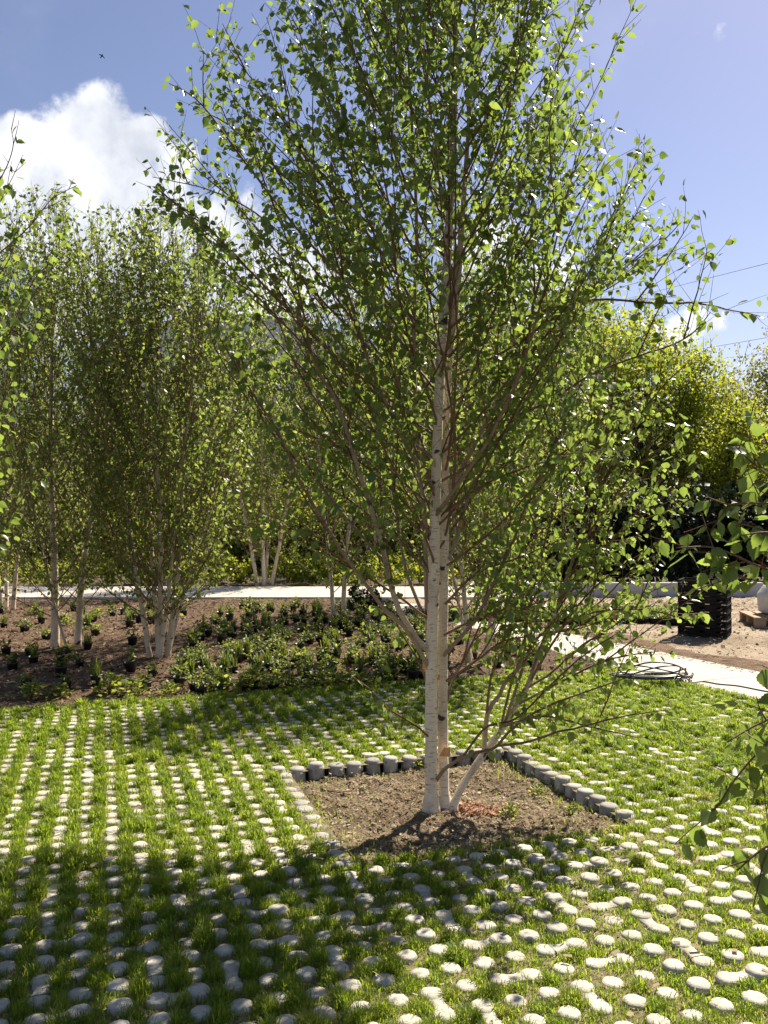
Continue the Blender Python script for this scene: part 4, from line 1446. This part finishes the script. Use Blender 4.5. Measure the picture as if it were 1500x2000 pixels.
    birch((2.62, 2.75, -.02), fan(3, .3, .035, g), 4.2, .80, 'birch at the right picture edge with big leaves hanging in', 52, n_ds=.085, z0=.8, leaf=.056, ls=.034, low='fine', spacing=.10, mats=('leaf', 'bark'), extra=ex, espace=.062)


build_birches()


# ------------------------------------------------------------------ woodland behind
def broad_tree(base, H, Rr, label, seed, mat, n=9000, leaf=.13, clumps=60, zb=.18, name='broadleaf_tree', squash=1.0, group=None, cat='tree', trunk=True, flat=.65):
    g = np.random.default_rng(seed)
    root = empty(name, base)
    tag(root, label, cat, group)
    c = g.normal(0, 1, (clumps, 3))
    c = norm(c) * (g.uniform(.35, 1, clumps) ** .6)[:, None]
    zc = H * (zb + (1 - zb) * .5)
    hz = H * (1 - zb) * .5
    C = c * np.array([Rr, Rr * squash, hz]) * .84 + np.array([0, 0, zc])
    cr = g.uniform(.22, .42, clumps) * min(Rr, hz) * (1.15 - .5 * np.clip((C[:, 2] - zc) / hz, 0, 1))
    k = g.integers(0, clumps, n)
    dirs = norm(g.normal(0, 1, (n, 3)))
    P = C[k] + dirs * (cr[k] * g.uniform(.35, 1.15, n) ** .7)[:, None] * np.array([1, 1, flat])
    X = norm(dirs * .6 + g.normal(0, .6, (n, 3)) + np.array([0, 0, -.35]))
    Nn = norm(dirs * .6 + g.normal(0, .5, (n, 3)) + np.array([0, 0, .5]))
    ct = g.normal(.5, .16, clumps)
    P[:, 2] = np.maximum(P[:, 2], .05)
    mb = MB()
    add_leaves(mb, P, X, Nn, g.uniform(.6, 1.3, n) * leaf, np.clip(ct[k] + g.normal(0, .14, n), 0, 1), 0, low=True)
    # upright shoots breaking the outline
    top = np.argsort(-C[:, 2])[:max(4, clumps // 3)]
    for q in top:
        p = C[q] + np.array([0, 0, cr[q] * flat * .7])
        t = march(p, g.normal(0, .25, 3) + np.array([0, 0, 1]), g.uniform(.3, .8) * H / 7, None, g, curl=.2, step=.08)
        mb.tube(t, np.linspace(.012, .004, len(t)), 3, 1, cap=False)
        m = 14
        tt = g.integers(0, len(t), m)
        d = norm(g.normal(0, 1, (m, 3)))
        add_leaves(mb, t[tt] + d * .05, d, norm(g.normal(0, 1, (m, 3))), g.uniform(.6, 1.1, m) * leaf, np.clip(g.normal(.6, .15, m), 0, 1), 0, low=True)
    mb.build('crown', [M[mat], M['bark_dark']], root)
    if trunk:
        tb = MB()
        p = smooth_poly([np.array([0, 0, -.1]), np.array([.05, .02, H * .2]), np.array([-.05, .05, H * .45]), np.array([.04, 0, H * .75])], 14)
        tb.tube(p, np.linspace(.028 * H, .006 * H, 14), 8, tint=.5)
        for q in range(0, clumps, 3):
            s = p[int(g.integers(3, 12))]
            tb.tube(smooth_poly([s, s * .5 + C[q] * .5 + np.array([0, 0, .15]), C[q]], 6), np.linspace(.006 * H, .0015 * H, 6), 4, tint=.5, cap=False)
        tb.build('trunk', M['bark_dark'], root)
    return root


def build_woods():
    GR = 'woodland trees behind the path'
    W = [  # px centre, depth, top pixel, radius, material, label
        (-60, 24, 770, 2.3, 'leaf_wood', 'dark green bushy tree at the left end of the woodland'),
        (120, 23, 830, 2.0, 'leaf_wood', 'round green tree behind the two thick-stemmed birch'),
        (270, 25, 800, 2.1, 'leaf_wood', 'green tree left of the grey hall behind the six-stem birch'),
        (420, 24, 900, 1.9, 'leaf_wood', 'low green tree in front of the grey hall wall'),
        (560, 25, 780, 1.8, 'leaf_wood', 'green tree below the dark blue window of the hall'),
        (720, 24, 690, 2.2, 'leaf_yellow', 'yellow-green tree at the right corner of the grey hall'),
        (860, 27, 615, 2.6, 'leaf_yellow', 'tall yellow-green tree right behind the large birch stems'),
        (1010, 25, 640, 2.4, 'leaf_wood', 'mid green tree behind the large birch right limbs'),
        (1165, 24, 610, 2.4, 'leaf_yellow', 'tall yellow-green tree behind the right edge of the large birch'),
        (1265, 22, 600, 2.0, 'leaf_yellow', 'yellow-green tree with a tall top left of the small cloud'),
        (1340, 23, 690, 1.7, 'leaf_yellow', 'broad yellow-green tree with a round top under the small cloud'),
        (1425, 22, 765, 1.6, 'leaf_wood', 'lower green tree above the black crates'),
        (1390, 28, 740, 1.6, 'leaf_russet', 'hazy russet-green tree behind the tree above the crates'),
        (1530, 26, 690, 2.4, 'leaf_russet', 'russet-tinged tree at the right picture edge'),
    ]
    for k, (px, d, py, r, m, lab) in enumerate(W):
        d, r = d + 3.0, r * 1.12
        x = (px - 750) / F * d
        H = CH + (1000 - py) / F * d
        n = int(12500 * (r / 2.2) ** 1.6)
        broad_tree((x, d, -.02), H * 1.10, r, lab, 300 + k, m, n=n, leaf=.115, clumps=90, zb=.10, squash=.8, group=GR)
    # hedge bushes under the trees, the right ones with shade painted near-black
    HB = [(-50, 20.2, 1.9, 1.5), (60, 20.6, 1.7, 1.4), (175, 20.4, 1.5, 1.4), (360, 20.6, 1.9, 1.5), (470, 20.2, 2.1, 1.4), (585, 20.2, 2.2, 1.4), (700, 20.2, 2.2, 1.4), (820, 20.3, 2.3, 1.5), (940, 20.2, 2.4, 1.5),
          (1060, 19.6, 2.0, 1.4), (1170, 19.2, 2.0, 1.4), (1275, 19.0, 2.2, 1.3), (1370, 19.0, 2.4, 1.3), (1470, 19.0, 2.3, 1.4), (1570, 19.0, 2.2, 1.4)]
    for k, px in enumerate((-40, 30, 110, 170, 250, 330, 400, 455, 560, 610, 680, 760, 850)):
        d = 18.6 + .5 * ((k * 7) % 5) / 4
        broad_tree(((px - 750) / F * d, d, -.03), .45 + .09 * ((k * 3) % 5), .75, 'low leafy green shrub on the brown strip behind the rear path', 500 + k, 'leaf_wood', n=1100, leaf=.075, clumps=18, zb=-.1,
                   name='low_shrub', squash=.7, group='low shrubs along the rear path', cat='shrub', trunk=False, flat=.85)
    broad_tree(tuple(ground(712, 1197)), .42, .42, 'low black-green leafy stand-in for a dark heap at the bend of the pale path', 470, 'leaf_dark', n=900, leaf=.06, clumps=16, zb=-.1, name='low_shrub', squash=.8, cat='bush', trunk=False, flat=.85)  # leaf mound standing in for a low heap of black pots
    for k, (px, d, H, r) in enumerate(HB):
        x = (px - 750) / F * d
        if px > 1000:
            lab, gr = 'tall bush with deep shade in its near-black leaf colour behind the low concrete wall', 'shade-dark bushes behind the low wall'
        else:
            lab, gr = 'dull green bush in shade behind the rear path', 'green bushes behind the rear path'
        broad_tree((x, d + (2.2 if px < 1000 else 0), -.03), H * (1 if px > 1000 else 1.05), r, lab, 400 + k, 'leaf_dark' if px > 1000 else 'leaf_wood', n=4200, leaf=.15, clumps=40, zb=-.1, name='shade_dark_bush' if px > 1000 else 'green_bush', squash=.7, group=gr, cat='bush', trunk=False, flat=.85)


build_woods()


# ------------------------------------------------------------------ hall with a curved roof, wires, bird
def build_hall():
    d = 34.0
    cx, hw = (455 - 750) / F * d, 5.4
    z1 = CH + (1000 - 612) / F * d        # crown of the roof
    z0 = CH + (1000 - 745) / F * d        # springing
    root = empty('hall_building', (cx, d, -.1))
    tag(root, 'large pale grey hall with a curved roof behind the birches', 'building')
    a = np.linspace(np.pi, 0, 33)
    arc = np.stack([np.cos(a) * hw, np.sin(a) ** .85 * (z1 - z0) + z0], 1)
    outline = np.concatenate([[[-hw, 0]], arc, [[hw, 0]]])
    n = len(outline)
    mb = MB()
    V = np.concatenate([np.stack([outline[:, 0], np.zeros(n), outline[:, 1]], 1), np.stack([outline[:, 0], np.full(n, 16.), outline[:, 1]], 1)])
    q = [[i, i + 1, n + i + 1, n + i] for i in (0, n - 2)]
    mb.add(V, [np.array([list(range(n))]), np.array([list(range(n, 2 * n))[::-1]]), np.array(q)], smooth=False)
    # vertical cladding seams
    for k in range(-5, 6):
        x = k * .95 + .2
        zt = z0 + (z1 - z0) * max(0, 1 - (x / hw) ** 2) ** .42
        mb.box((x, -.012, zt / 2), (.035, .03, zt * .985))
    mb.build('wall', M['clad'], root)
    mb = MB()
    oa, ia = arc * np.array([1.025, 1.0]) + np.array([0, .06]), arc + np.array([0, -.16]) * 0 + np.array([0, .003])
    m = len(arc)
    V = np.concatenate([np.stack([w[:, 0], np.full(m, y), w[:, 1]], 1) for w in (oa, ia) for y in (-.12, 16.3)])
    q = []
    for i in range(m - 1):
        q += [[i, i + 1, m + i + 1, m + i], [2 * m + i, 3 * m + i, 3 * m + i + 1, 2 * m + i + 1], [i, 2 * m + i, 2 * m + i + 1, i + 1], [m + i, m + i + 1, 3 * m + i + 1, 3 * m + i]]
    mb.add(V, np.array(q), smooth=False)
    mb.build('roof', M['roof'], root)
    for k, px in enumerate((528, 575, 622)):
        x = (px - 750) / F * d - cx
        z = CH + (1000 - 742) / F * d
        fb = MB()
        for (ox, oz, sx, sz) in ((0, .50, .92, .07), (0, -.50, .92, .07), (-.43, 0, .06, .93), (.43, 0, .06, .93), (0, 0, .05, .93)):
            fb.box((x + ox, -.055, z + oz), (sx, .09, sz))
        w = fb.build('window', M['wire'], root)
        pb = MB()
        pb.box((x, -.045, z), (.80, .03, .93))
        pb.build('pane', M['glass'], w)


build_hall()


def build_wires():
    for (l, r, lab) in (((1330, 557, 95), (1500, 514, 70), 'highest of the three thin overhead cables crossing the sky on the right'),
                        ((1345, 686, 95), (1500, 659, 75), 'middle one of the three thin overhead cables above the right trees'),
                        ((1370, 706, 100), (1500, 688, 80), 'lowest and faintest of the three overhead cables above the right trees')):
        a, b = at(*l), at(*r)
        P = np.array([a + (b - a) * t for t in np.linspace(-2.4, 2.0, 30)])
        P = P[P[:, 1] > 20]
        mb = MB()
        mb.tube(P, .022 if l[1] < 700 else .016, 5, tint=.5)
        tag(mb.build('overhead_cable', M['wire']), lab, 'cable')
    c = at(199, 109, 38)
    mb = MB()
    mb.lathe([(.002, -.10), (.018, -.08), (.030, -.03), (.026, .03), (.016, .06), (.018, .08), (.010, .10), (.002, .115)], 8)
    body = mb
    for sg in (-1, 1):
        mb.add([[sg * .02, 0, .03], [sg * .09, -.03, .045], [sg * .17, -.02, -.02], [sg * .08, -.01, -.02], [sg * .02, 0, -.03]], [np.array([[0, 1, 2, 3], [0, 3, 4, 4]])[:1], np.array([[0, 3, 4]])])
    mb.add([[-.012, 0, -.08], [.012, 0, -.08], [.025, 0, -.15], [-.025, 0, -.15]], np.array([[0, 1, 2, 3]]))
    o = mb.build('bird', M['bird'], loc=c)
    o.rotation_euler = (R(70), R(20), R(40))
    tag(o, 'tiny dark bird in the blue sky above the big cloud', 'bird')


build_wires()


# ------------------------------------------------------------------ yard objects
def build_yard():
    # low concrete wall
    mb = MB()
    for k in range(9):
        mb.box((3.3 + k * 1.2, 15.95 + k * .004, .09), (1.192, .16, .28), 0, bev=.008)
    tag(mb.build('low_wall', M['wall']), 'long low pale concrete wall in front of the dark bushes', 'wall')

    # crates
    def crate():
        root = empty('plastic_crate', (0, 0, 0))
        L, W, H = .60, .40, .098
        fb = MB()
        for k in range(7):
            fb.box((-L / 2 + .03 + k * .09, 0, .008), (.022, W - .03, .010))
        for k in range(5):
            fb.box((0, -W / 2 + .03 + k * .085, .0065), (L - .03, .022, .010))
        fb.build('floor', M['crate'], root)
        rb = MB()
        for sg in (-1, 1):
            rb.box((0, sg * (W / 2 - .010), H - .009), (L, .020, .016), bev=.003)
            rb.box((sg * (L / 2 - .010), 0, H - .0095), (.020, W - .042, .015), bev=.003)
        rb.build('rim', M['crate'], root)
        for (ax, sg) in ((0, -1), (0, 1), (1, -1), (1, 1)):
            pb = MB()
            ln = (L if ax == 0 else W)

            def bar(u0, u1, z0, z1, th=.010):
                cu, su = (u0 + u1) / 2, u1 - u0
                if ax == 0:
                    pb.box((cu, sg * (W / 2 - .012), (z0 + z1) / 2), (su, th, z1 - z0))
                else:
                    pb.box((sg * (L / 2 - .012), cu, (z0 + z1) / 2), (th, su, z1 - z0))
            h = ln / 2 - .004 - (.012 if ax else 0)
            bar(-h, h, .002, .034)
            bar(-h, h, .066, H - .018)
            # posts with open slots between, wide ones at the ends
            cuts = [-h, -h + .020, -h + .125, -h + .15, -.05, -.03, .03, .05, h - .15, h - .125, h - .020, h]
            for k in range(0, len(cuts), 2):
                bar(cuts[k], cuts[k + 1], .034, .066)
            # middle fields are solid
            bar(-h + .15, -.05, .034, .066, .007)
            bar(.05, h - .15, .034, .066, .007)
            for q in (-1, 1):
                bar(q * h * .55 - .006, q * h * .55 + .006, .004, H - .02, .018)
            pb.build('side_panel', M['crate'], root)
        return root
    proto = crate()
    b = ground(1382, 1238)
    NAMES = ['bottom', 'second from the bottom', 'third from the bottom', 'fourth from the bottom', 'third from the top', 'second from the top', 'topmost']
    NAMES = ['bottom crate resting on the sand', 'second crate up from the sand', 'third crate up from the sand', 'middle crate, fourth up from the sand', 'third crate down from the top', 'second crate down from the top', 'topmost crate']
    for k in range(7):
        o = proto if k == 0 else copy_tree(proto)
        o.location = (b[0] + rng.normal(0, .002), b[1] + .1 + rng.normal(0, .002), -.012 + k * .1)
        o.rotation_euler = (0, 0, R(-30 + rng.normal(0, .3)))
        tag(o, NAMES[k] + ' of the black slotted plastic stack', 'crate', 'stacked black crates')

    # trays of young plants
    def tray(seed):
        g = np.random.default_rng(seed)
        root = empty('plant_tray', (0, 0, 0))
        tb = MB()
        L, W, H = .52, .36, .07
        tb.box((0, 0, .006), (L - .02, W - .02, .012))
        for sg in (-1, 1):
            tb.box((0, sg * (W / 2 - .006), H / 2 + .003), (L, .012, H), bev=.002)
            tb.box((sg * (L / 2 - .006), 0, H / 2 + .002), (.012, W - .026, H), bev=.002)
        tb.build('tray', M['crate'], root)
        pb = MB()
        n = 420
        P = np.stack([g.uniform(-L / 2 + .02, L / 2 - .02, n), g.uniform(-W / 2 + .02, W / 2 - .02, n), .05 + np.abs(g.normal(0, .055, n))], 1)
        d = norm(g.normal(0, 1, (n, 3)) + np.array([0, 0, .5]))
        add_leaves(pb, P, d, norm(g.normal(0, .6, (n, 3)) + np.array([0, 0, 1])), g.uniform(.025, .055, n), np.clip(g.normal(.45, .25, n), 0, 1), 0, low=True)
        for k in range(18):
            x, y = g.uniform(-L / 2 + .04, L / 2 - .04), g.uniform(-W / 2 + .04, W / 2 - .04)
            pb.tube([[x, y, .015], [x + g.normal(0, .01), y, .11]], .002, 4, 0, tint=.3)
        pb.build('foliage', M['plant'], root)
        return root
    srcs = [tray(600 + k) for k in range(3)]
    k = 0
    for row in range(3):
        for col in range(7):
            if row == 2 and col > 2:
                continue
            o = srcs[k] if k < 3 else copy_tree(srcs[k % 3])
            o.location = (4.02 - col * .555 - row * .1, 12.15 + row * .42 + rng.normal(0, .02), -.02)
            o.rotation_euler = (0, 0, rng.normal(0, .04))
            lab = ['black tray of young plants in the front row left of the crates', 'black tray of young plants in the second row left of the crates', 'black tray of young plants in the third row beside the stakes'][row]
            if row == 0 and col == 0:
                lab = 'black plant tray standing right next to the stacked black crates'
            tag(o, lab, 'plant tray', 'plant trays on the sand')
            k += 1
    # stakes
    for (px, top, bot, m, lab) in ((1192, 1165, 1212, 'red', 'thin red marker stake beside the blue one'), (1201, 1162, 1215, 'blue', 'thin blue marker stake among the plant trays'), (1027, 1172, 1205, 'red', 'short red stake standing left of the plant trays')):
        b = ground(px, bot)
        b[1] += 0
        h = (bot - top) / F * b[1]
        mb = MB()
        mb.tube([[0, 0, -.08], [0, 0, h * .5], [.004, 0, h - .02], [.004, 0, h]], [.010, .010, .010, .004], 8, tint=.5)
        mb.box((.0, 0, h * .86), (.026, .026, .03), .4, bev=.003)
        o = mb.build('marker_stake', M[m], loc=(b[0], b[1] - .25, -.02))
        tag(o, lab, 'stake')
    # pallet with a white sack
    b = ground(1568, 1222)
    root = empty('wooden_pallet', (b[0], b[1] + .3, -.03), R(-8))
    tag(root, 'wooden pallet at the right picture edge on the sand', 'pallet')
    pb = MB()
    for k in range(7):
        pb.box((-.60 + .06 + k * .18, 0, .133), (.145, .8, .02), bev=.003)
    pb.build('deck', M['wood'], root)
    for y in (-.35, 0, .35):
        pb = MB()
        pb.box((0, y, .112), (1.2, .1, .019))
        pb.box((0, y, .011), (1.2, .1, .02))
        pb.build('runner', M['wood'], root)
        for x in (-.53, 0, .53):
            pb = MB()
            pb.box((x, y, .0615), (.14, .1, .079), bev=.004)
            pb.build('block', M['wood'], root)
    sb = MB()
    s, t = np.meshgrid(np.linspace(0, 2 * np.pi, 33)[:-1], np.linspace(0, 1, 18))
    rr = .44 * np.interp(t, [0, .05, .5, .8, .93, 1], [.80, .94, 1.0, .80, .45, .02])
    sq = lambda v: np.sign(v) * np.abs(v) ** .6
    X = rr * sq(np.cos(s)) * (1 + .03 * np.sin(5 * s + 4 * t))
    Y = rr * .85 * sq(np.sin(s)) * (1 + .03 * np.sin(7 * s + 3 * t))
    Z = t * .52 + .015 * np.sin(6 * s) * t
    n, m = X.shape
    V = np.stack([X, Y, Z], -1).reshape(-1, 3)
    q = []
    for i in range(n - 1):
        for j in range(m):
            q.append([i * m + j, i * m + (j + 1) % m, (i + 1) * m + (j + 1) % m, (i + 1) * m + j])
    sb.add(V, [np.array(q), np.array([list(range(m))[::-1]])])
    o = sb.build('white_sack', M['sack'], loc=(b[0] + .02, b[1] + .3, .115))
    tag(o, 'bulging white woven sack on the wooden pallet', 'sack')
    # coiled hose on the path edge
    g = np.random.default_rng(77)
    mb = MB()
    c = ground(1275, 1330)
    pts = []
    for k in range(260):
        a = k / 260 * 2 * np.pi * 9
        w = k / 260
        rx = .30 + .045 * math.sin(a * .37 + 1) + .02 * math.sin(a * 1.3)
        ry = .17 + .03 * math.sin(a * .53)
        lift = 0.0
        if 3 < a / 2 / np.pi < 6.2:
            lift = max(0, math.sin(a + (a / 9))) * .11 * (1 if int(a / 2 / np.pi) != 4 else 1.35)
        pts.append([rx * math.cos(a) + .05 * math.sin(a * .21), ry * math.sin(a) - lift * .3, .016 + .0035 * (k % 29) * .4 + lift + .02 * w])
    mb.tube(np.array(pts), .0072, 7, tint=.5)
    tail = smooth_poly([np.array(pts[-1]), np.array([.30, -.16, .014]), np.array([.42, -.10, .010]), np.array([.52, -.22, .010]), np.array([.66, -.30, .010]), np.array([.80, -.52, .010]), np.array([1.02, -.78, .010])], 40)
    mb.tube(tail, .006, 6, tint=.5)
    o = mb.build('coiled_hose', M['hose'], loc=(c[0], c[1], .006))
    tag(o, 'coil of dark grey hose lying on the edge of the pale path', 'hose')


build_yard()


# ------------------------------------------------------------------ potted plants
def build_pots():
    def pot_plant(kind, seed):
        g = np.random.default_rng(seed)
        root = empty('potted_plant', (0, 0, 0))
        mb = MB()
        h, rt, rb_ = .095, .056, .041
        mb.lathe([(rb_, 0), (rb_ + (rt - rb_) * .8, h * .80), (rt * .985, h * .82), (rt * 1.04, h * .84), (rt * 1.04, h), (rt * .95, h), (rt * .93, h * .86)], 14)
        mb.build('pot', M['pot'], root)
        sb = MB()
        sb.lathe([(rt * .93, h * .85), (rt * .5, h * .90), (.004, h * .91)], 12)
        sb.build('soil', M['potsoil'], root)
        pb = MB()
        if kind == 'leafy':
            m = int(g.integers(7, 11))
            for k in range(m):
                az, el = g.uniform(0, 6.28), g.uniform(.2, 1.0)
                t = march(np.array([g.normal(0, .01), g.normal(0, .01), h * .88]), np.array([math.cos(az) * el, math.sin(az) * el, 1.0]), g.uniform(.05, .115), None, g, curl=-1.0, step=.03, wobble=.4)
                pb.tube(t, .0022, 4, 0, tint=.35)
                n = 7
                idx = g.integers(1, len(t), n)
                d = norm(g.normal(0, .7, (n, 3)) + np.array([math.cos(az), math.sin(az), .2]))
                add_leaves(pb, t[idx], d, norm(g.normal(0, .4, (n, 3)) + np.array([0, 0, 1])), g.uniform(.026, .048, n), np.clip(g.normal(.55, .25, n), 0, 1), 0, low=False)
        elif kind == 'strap':
            n = 46
            P = np.stack([g.normal(0, .018, n), g.normal(0, .018, n), np.full(n, h * .86)], 1)
            blades(pb, P, g.uniform(.08, .19, n), g.uniform(.005, .010, n), g.uniform(.1, .8, n), np.clip(g.normal(.35, .2, n), 0, 1), g)
        else:
            n = 95
            az = g.uniform(0, 6.28, n)
            r = np.abs(g.normal(0, .06, n))
            P = np.stack([r * np.cos(az), r * np.sin(az), h * .9 + g.uniform(0, .09, n) * (1 - r / .3)], 1)
            d = norm(np.stack([np.cos(az), np.sin(az), g.uniform(-.3, .8, n)], 1) + g.normal(0, .3, (n, 3)))
            add_leaves(pb, P, d, norm(g.normal(0, .4, (n, 3)) + np.array([0, 0, 1])), g.uniform(.02, .042, n), np.clip(g.normal(.6, .22, n), 0, 1), 0, low=False)
            for k in range(12):
                pb.tube([[0, 0, h * .85], list(P[k] * .6 + np.array([0, 0, h * .38])), list(P[k])], .0018, 4, 0, tint=.3)
        pb.build('foliage', M['plant'], root)
        return root
    kinds = ['leafy'] * 4 + ['strap'] * 3 + ['mound'] * 3
    protos = [pot_plant(k, 700 + i) for i, k in enumerate(kinds)]
    g = np.random.default_rng(91)
    spots = []

    def try_add(x, y, md):
        if ((np.array([x, y]) - N0) @ Vv) < J_EDGE * PIT + .14 or x * PN[0] + y * PN[1] > NEAR_E - .15 or y > 15:
            return
        for (a, b) in spots:
            if (a - x) ** 2 + (b - y) ** 2 < md ** 2:
                return
        for q in ((312, 1290), (118, 1275), (660, 1217), (930, 1295)):
            t = ground(*q)
            if (t[0] - x) ** 2 + (t[1] - y) ** 2 < .2 ** 2:
                return
        spots.append((x, y))
    for _ in range(5000):
        px, py = g.uniform(345, 850), g.uniform(1188, 1352)
        # the drift of pots tapers towards the upper left
        if py < 1300 and px < 345 + (1300 - py) * 1.0:
            continue
        if py < 1215 and g.random() < .4:
            continue
        p = ground(px, py)
        if len(spots) < 225:
            try_add(p[0], p[1], .128)
    nd_ = len(spots)
    for _ in range(500):
        px, py = g.uniform(0, 360), g.uniform(1195, 1348)
        p = ground(px, py)
        if len(spots) < nd_ + 42:
            try_add(p[0], p[1], .24)
    for _ in range(200):
        px, py = g.uniform(860, 1060), g.uniform(1225, 1305)
        p = ground(px, py)
        if len(spots) < nd_ + 56:
            try_add(p[0], p[1], .2)
    first = set()
    desc = {'leafy': 'small leafy plant', 'strap': 'grassy strap-leaved plant', 'mound': 'low bushy plant'}
    for k, (x, y) in enumerate(spots):
        i = int(g.integers(0, len(protos)))
        o = protos[i] if i not in first else copy_tree(protos[i])
        first.add(i)
        o.location = (x, y, float(bed_z(x, y)) - .008)
        tilt = .06 if g.random() > .06 else .5
        o.rotation_euler = (g.normal(0, tilt), g.normal(0, tilt), g.uniform(0, 6.28))
        s = g.uniform(.78, 1.08)
        o.scale = (s, s, s * g.uniform(.85, 1.1))
        px = 750 + x / y * F
        if k < nd_:
            py = 1000 + CH * F / y
            where = 'at the lawn end of the drift' if py > 1300 else ('in the middle of the drift' if py > 1240 else 'at the path end of the drift')
        elif px < 400:
            where = 'standing scattered among the left birch stems'
        else:
            where = 'standing behind the large birch beside the path'
        tag(o, desc[kinds[i]] + ' in a black pot ' + where, 'potted plant', 'potted plants on the mulch bed')
    for i, p in enumerate(protos):
        if i not in first:
            for ch in list(p.children):
                bpy.data.objects.remove(ch)
            bpy.data.objects.remove(p)
    # fresh green plants set directly along the kerb
    var = []
    for v in range(3):
        q = np.random.default_rng(800 + v)
        mb = MB()
        n = 130
        az = q.uniform(0, 6.28, n)
        r = np.abs(q.normal(0, .07, n))
        P = np.stack([r * np.cos(az), r * np.sin(az), q.uniform(.01, .13, n) * np.clip(1.2 - r / .2, .2, 1)], 1)
        d = norm(np.stack([np.cos(az), np.sin(az), q.uniform(0, .9, n)], 1))
        add_leaves(mb, P, d, norm(q.normal(0, .4, (n, 3)) + np.array([0, 0, 1])), q.uniform(.025, .055, n), np.clip(q.normal(.78, .15, n), 0, 1), 0, low=False)
        for k in range(16):
            mb.tube([[0, 0, -.01], list(P[k] * .5), list(P[k])], .0018, 4, 0, tint=.3)
        e = empty('bedding_plant', (0, 0, 0))
        mb.build('foliage', M['plant'], e)
        var.append(e)
    LP = [(60, 1362), (115, 1358), (212, 1352), (262, 1356), (415, 1345), (440, 1350), (505, 1342), (545, 1338), (585, 1346), (625, 1342), (130, 1232), (64, 1205), (190, 1215), (700, 1338), (750, 1330), (690, 1300), (790, 1310), (330, 1355), (480, 1350), (655, 1335)]
    for k, (px, py) in enumerate(LP):
        p = ground(px, py)
        if ((p[:2] - N0) @ Vv) < J_EDGE * PIT + .13:
            p[:2] += Vv * (J_EDGE * PIT + .13 - ((p[:2] - N0) @ Vv))
        o = var[k] if k < 3 else copy_tree(var[k % 3])
        o.location = (p[0], p[1], float(bed_z(p[0], p[1])))
        o.rotation_euler = (0, 0, g.uniform(0, 6.28))
        s = g.uniform(.8, 1.25)
        o.scale = (s, s, s * g.uniform(.8, 1.2))
        tag(o, 'fresh light green plant growing unpotted along the lawn kerb' if py > 1320 else 'fresh light green plant growing unpotted in open mulch', 'plant', 'unpotted plants in the bed')
    # weeds in the pit
    for (px, py, lab) in ((812, 1502, 'small green weed at the rear blocks left of the trunk'), (1052, 1555, 'pale-leaved weed in the pit right of the trunk'), (998, 1600, 'little weed sprig at the right of the red chips'), (1120, 1590, 'soft green weed tuft near the right row of edging blocks')):
        p = ground(px, py, -.07)
        o = copy_tree(var[0])
        o.location = (p[0], p[1], -.085 if py < 1595 else -.06)
        o.scale = (.42, .42, .55)
        o.rotation_euler = (0, 0, g.uniform(0, 6.28))
        tag(o, lab, 'weed')
        o.name = 'weed'
    # fallen sticks in the pit
    for (a, b, lab) in (((560, 1535), (760, 1570), 'long thin stick lying in the left of the pit'), ((975, 1592), (1080, 1606), 'thin stick lying in the pit right of the red chips'), ((745, 1602), (772, 1570), 'short pale stick propped in the mulch left of the trunk')):
        p, q = ground(*a, -.075), ground(*b, -.075)
        mb = MB()
        mid = (p + q) / 2 + np.array([0, 0, .012]) + g.normal(0, .01, 3) * np.array([1, 1, 0])
        mb.tube(smooth_poly([p, mid, q], 12), np.linspace(.0045, .002, 12), 6)
        e = smooth_poly([mid, mid + (q - p) * .2 + np.array([.02, .03, .02])], 5)
        mb.tube(e, .002, 5)
        o = mb.build('fallen_stick', M['bark'])
        tag(o, lab, 'stick')


build_pots()
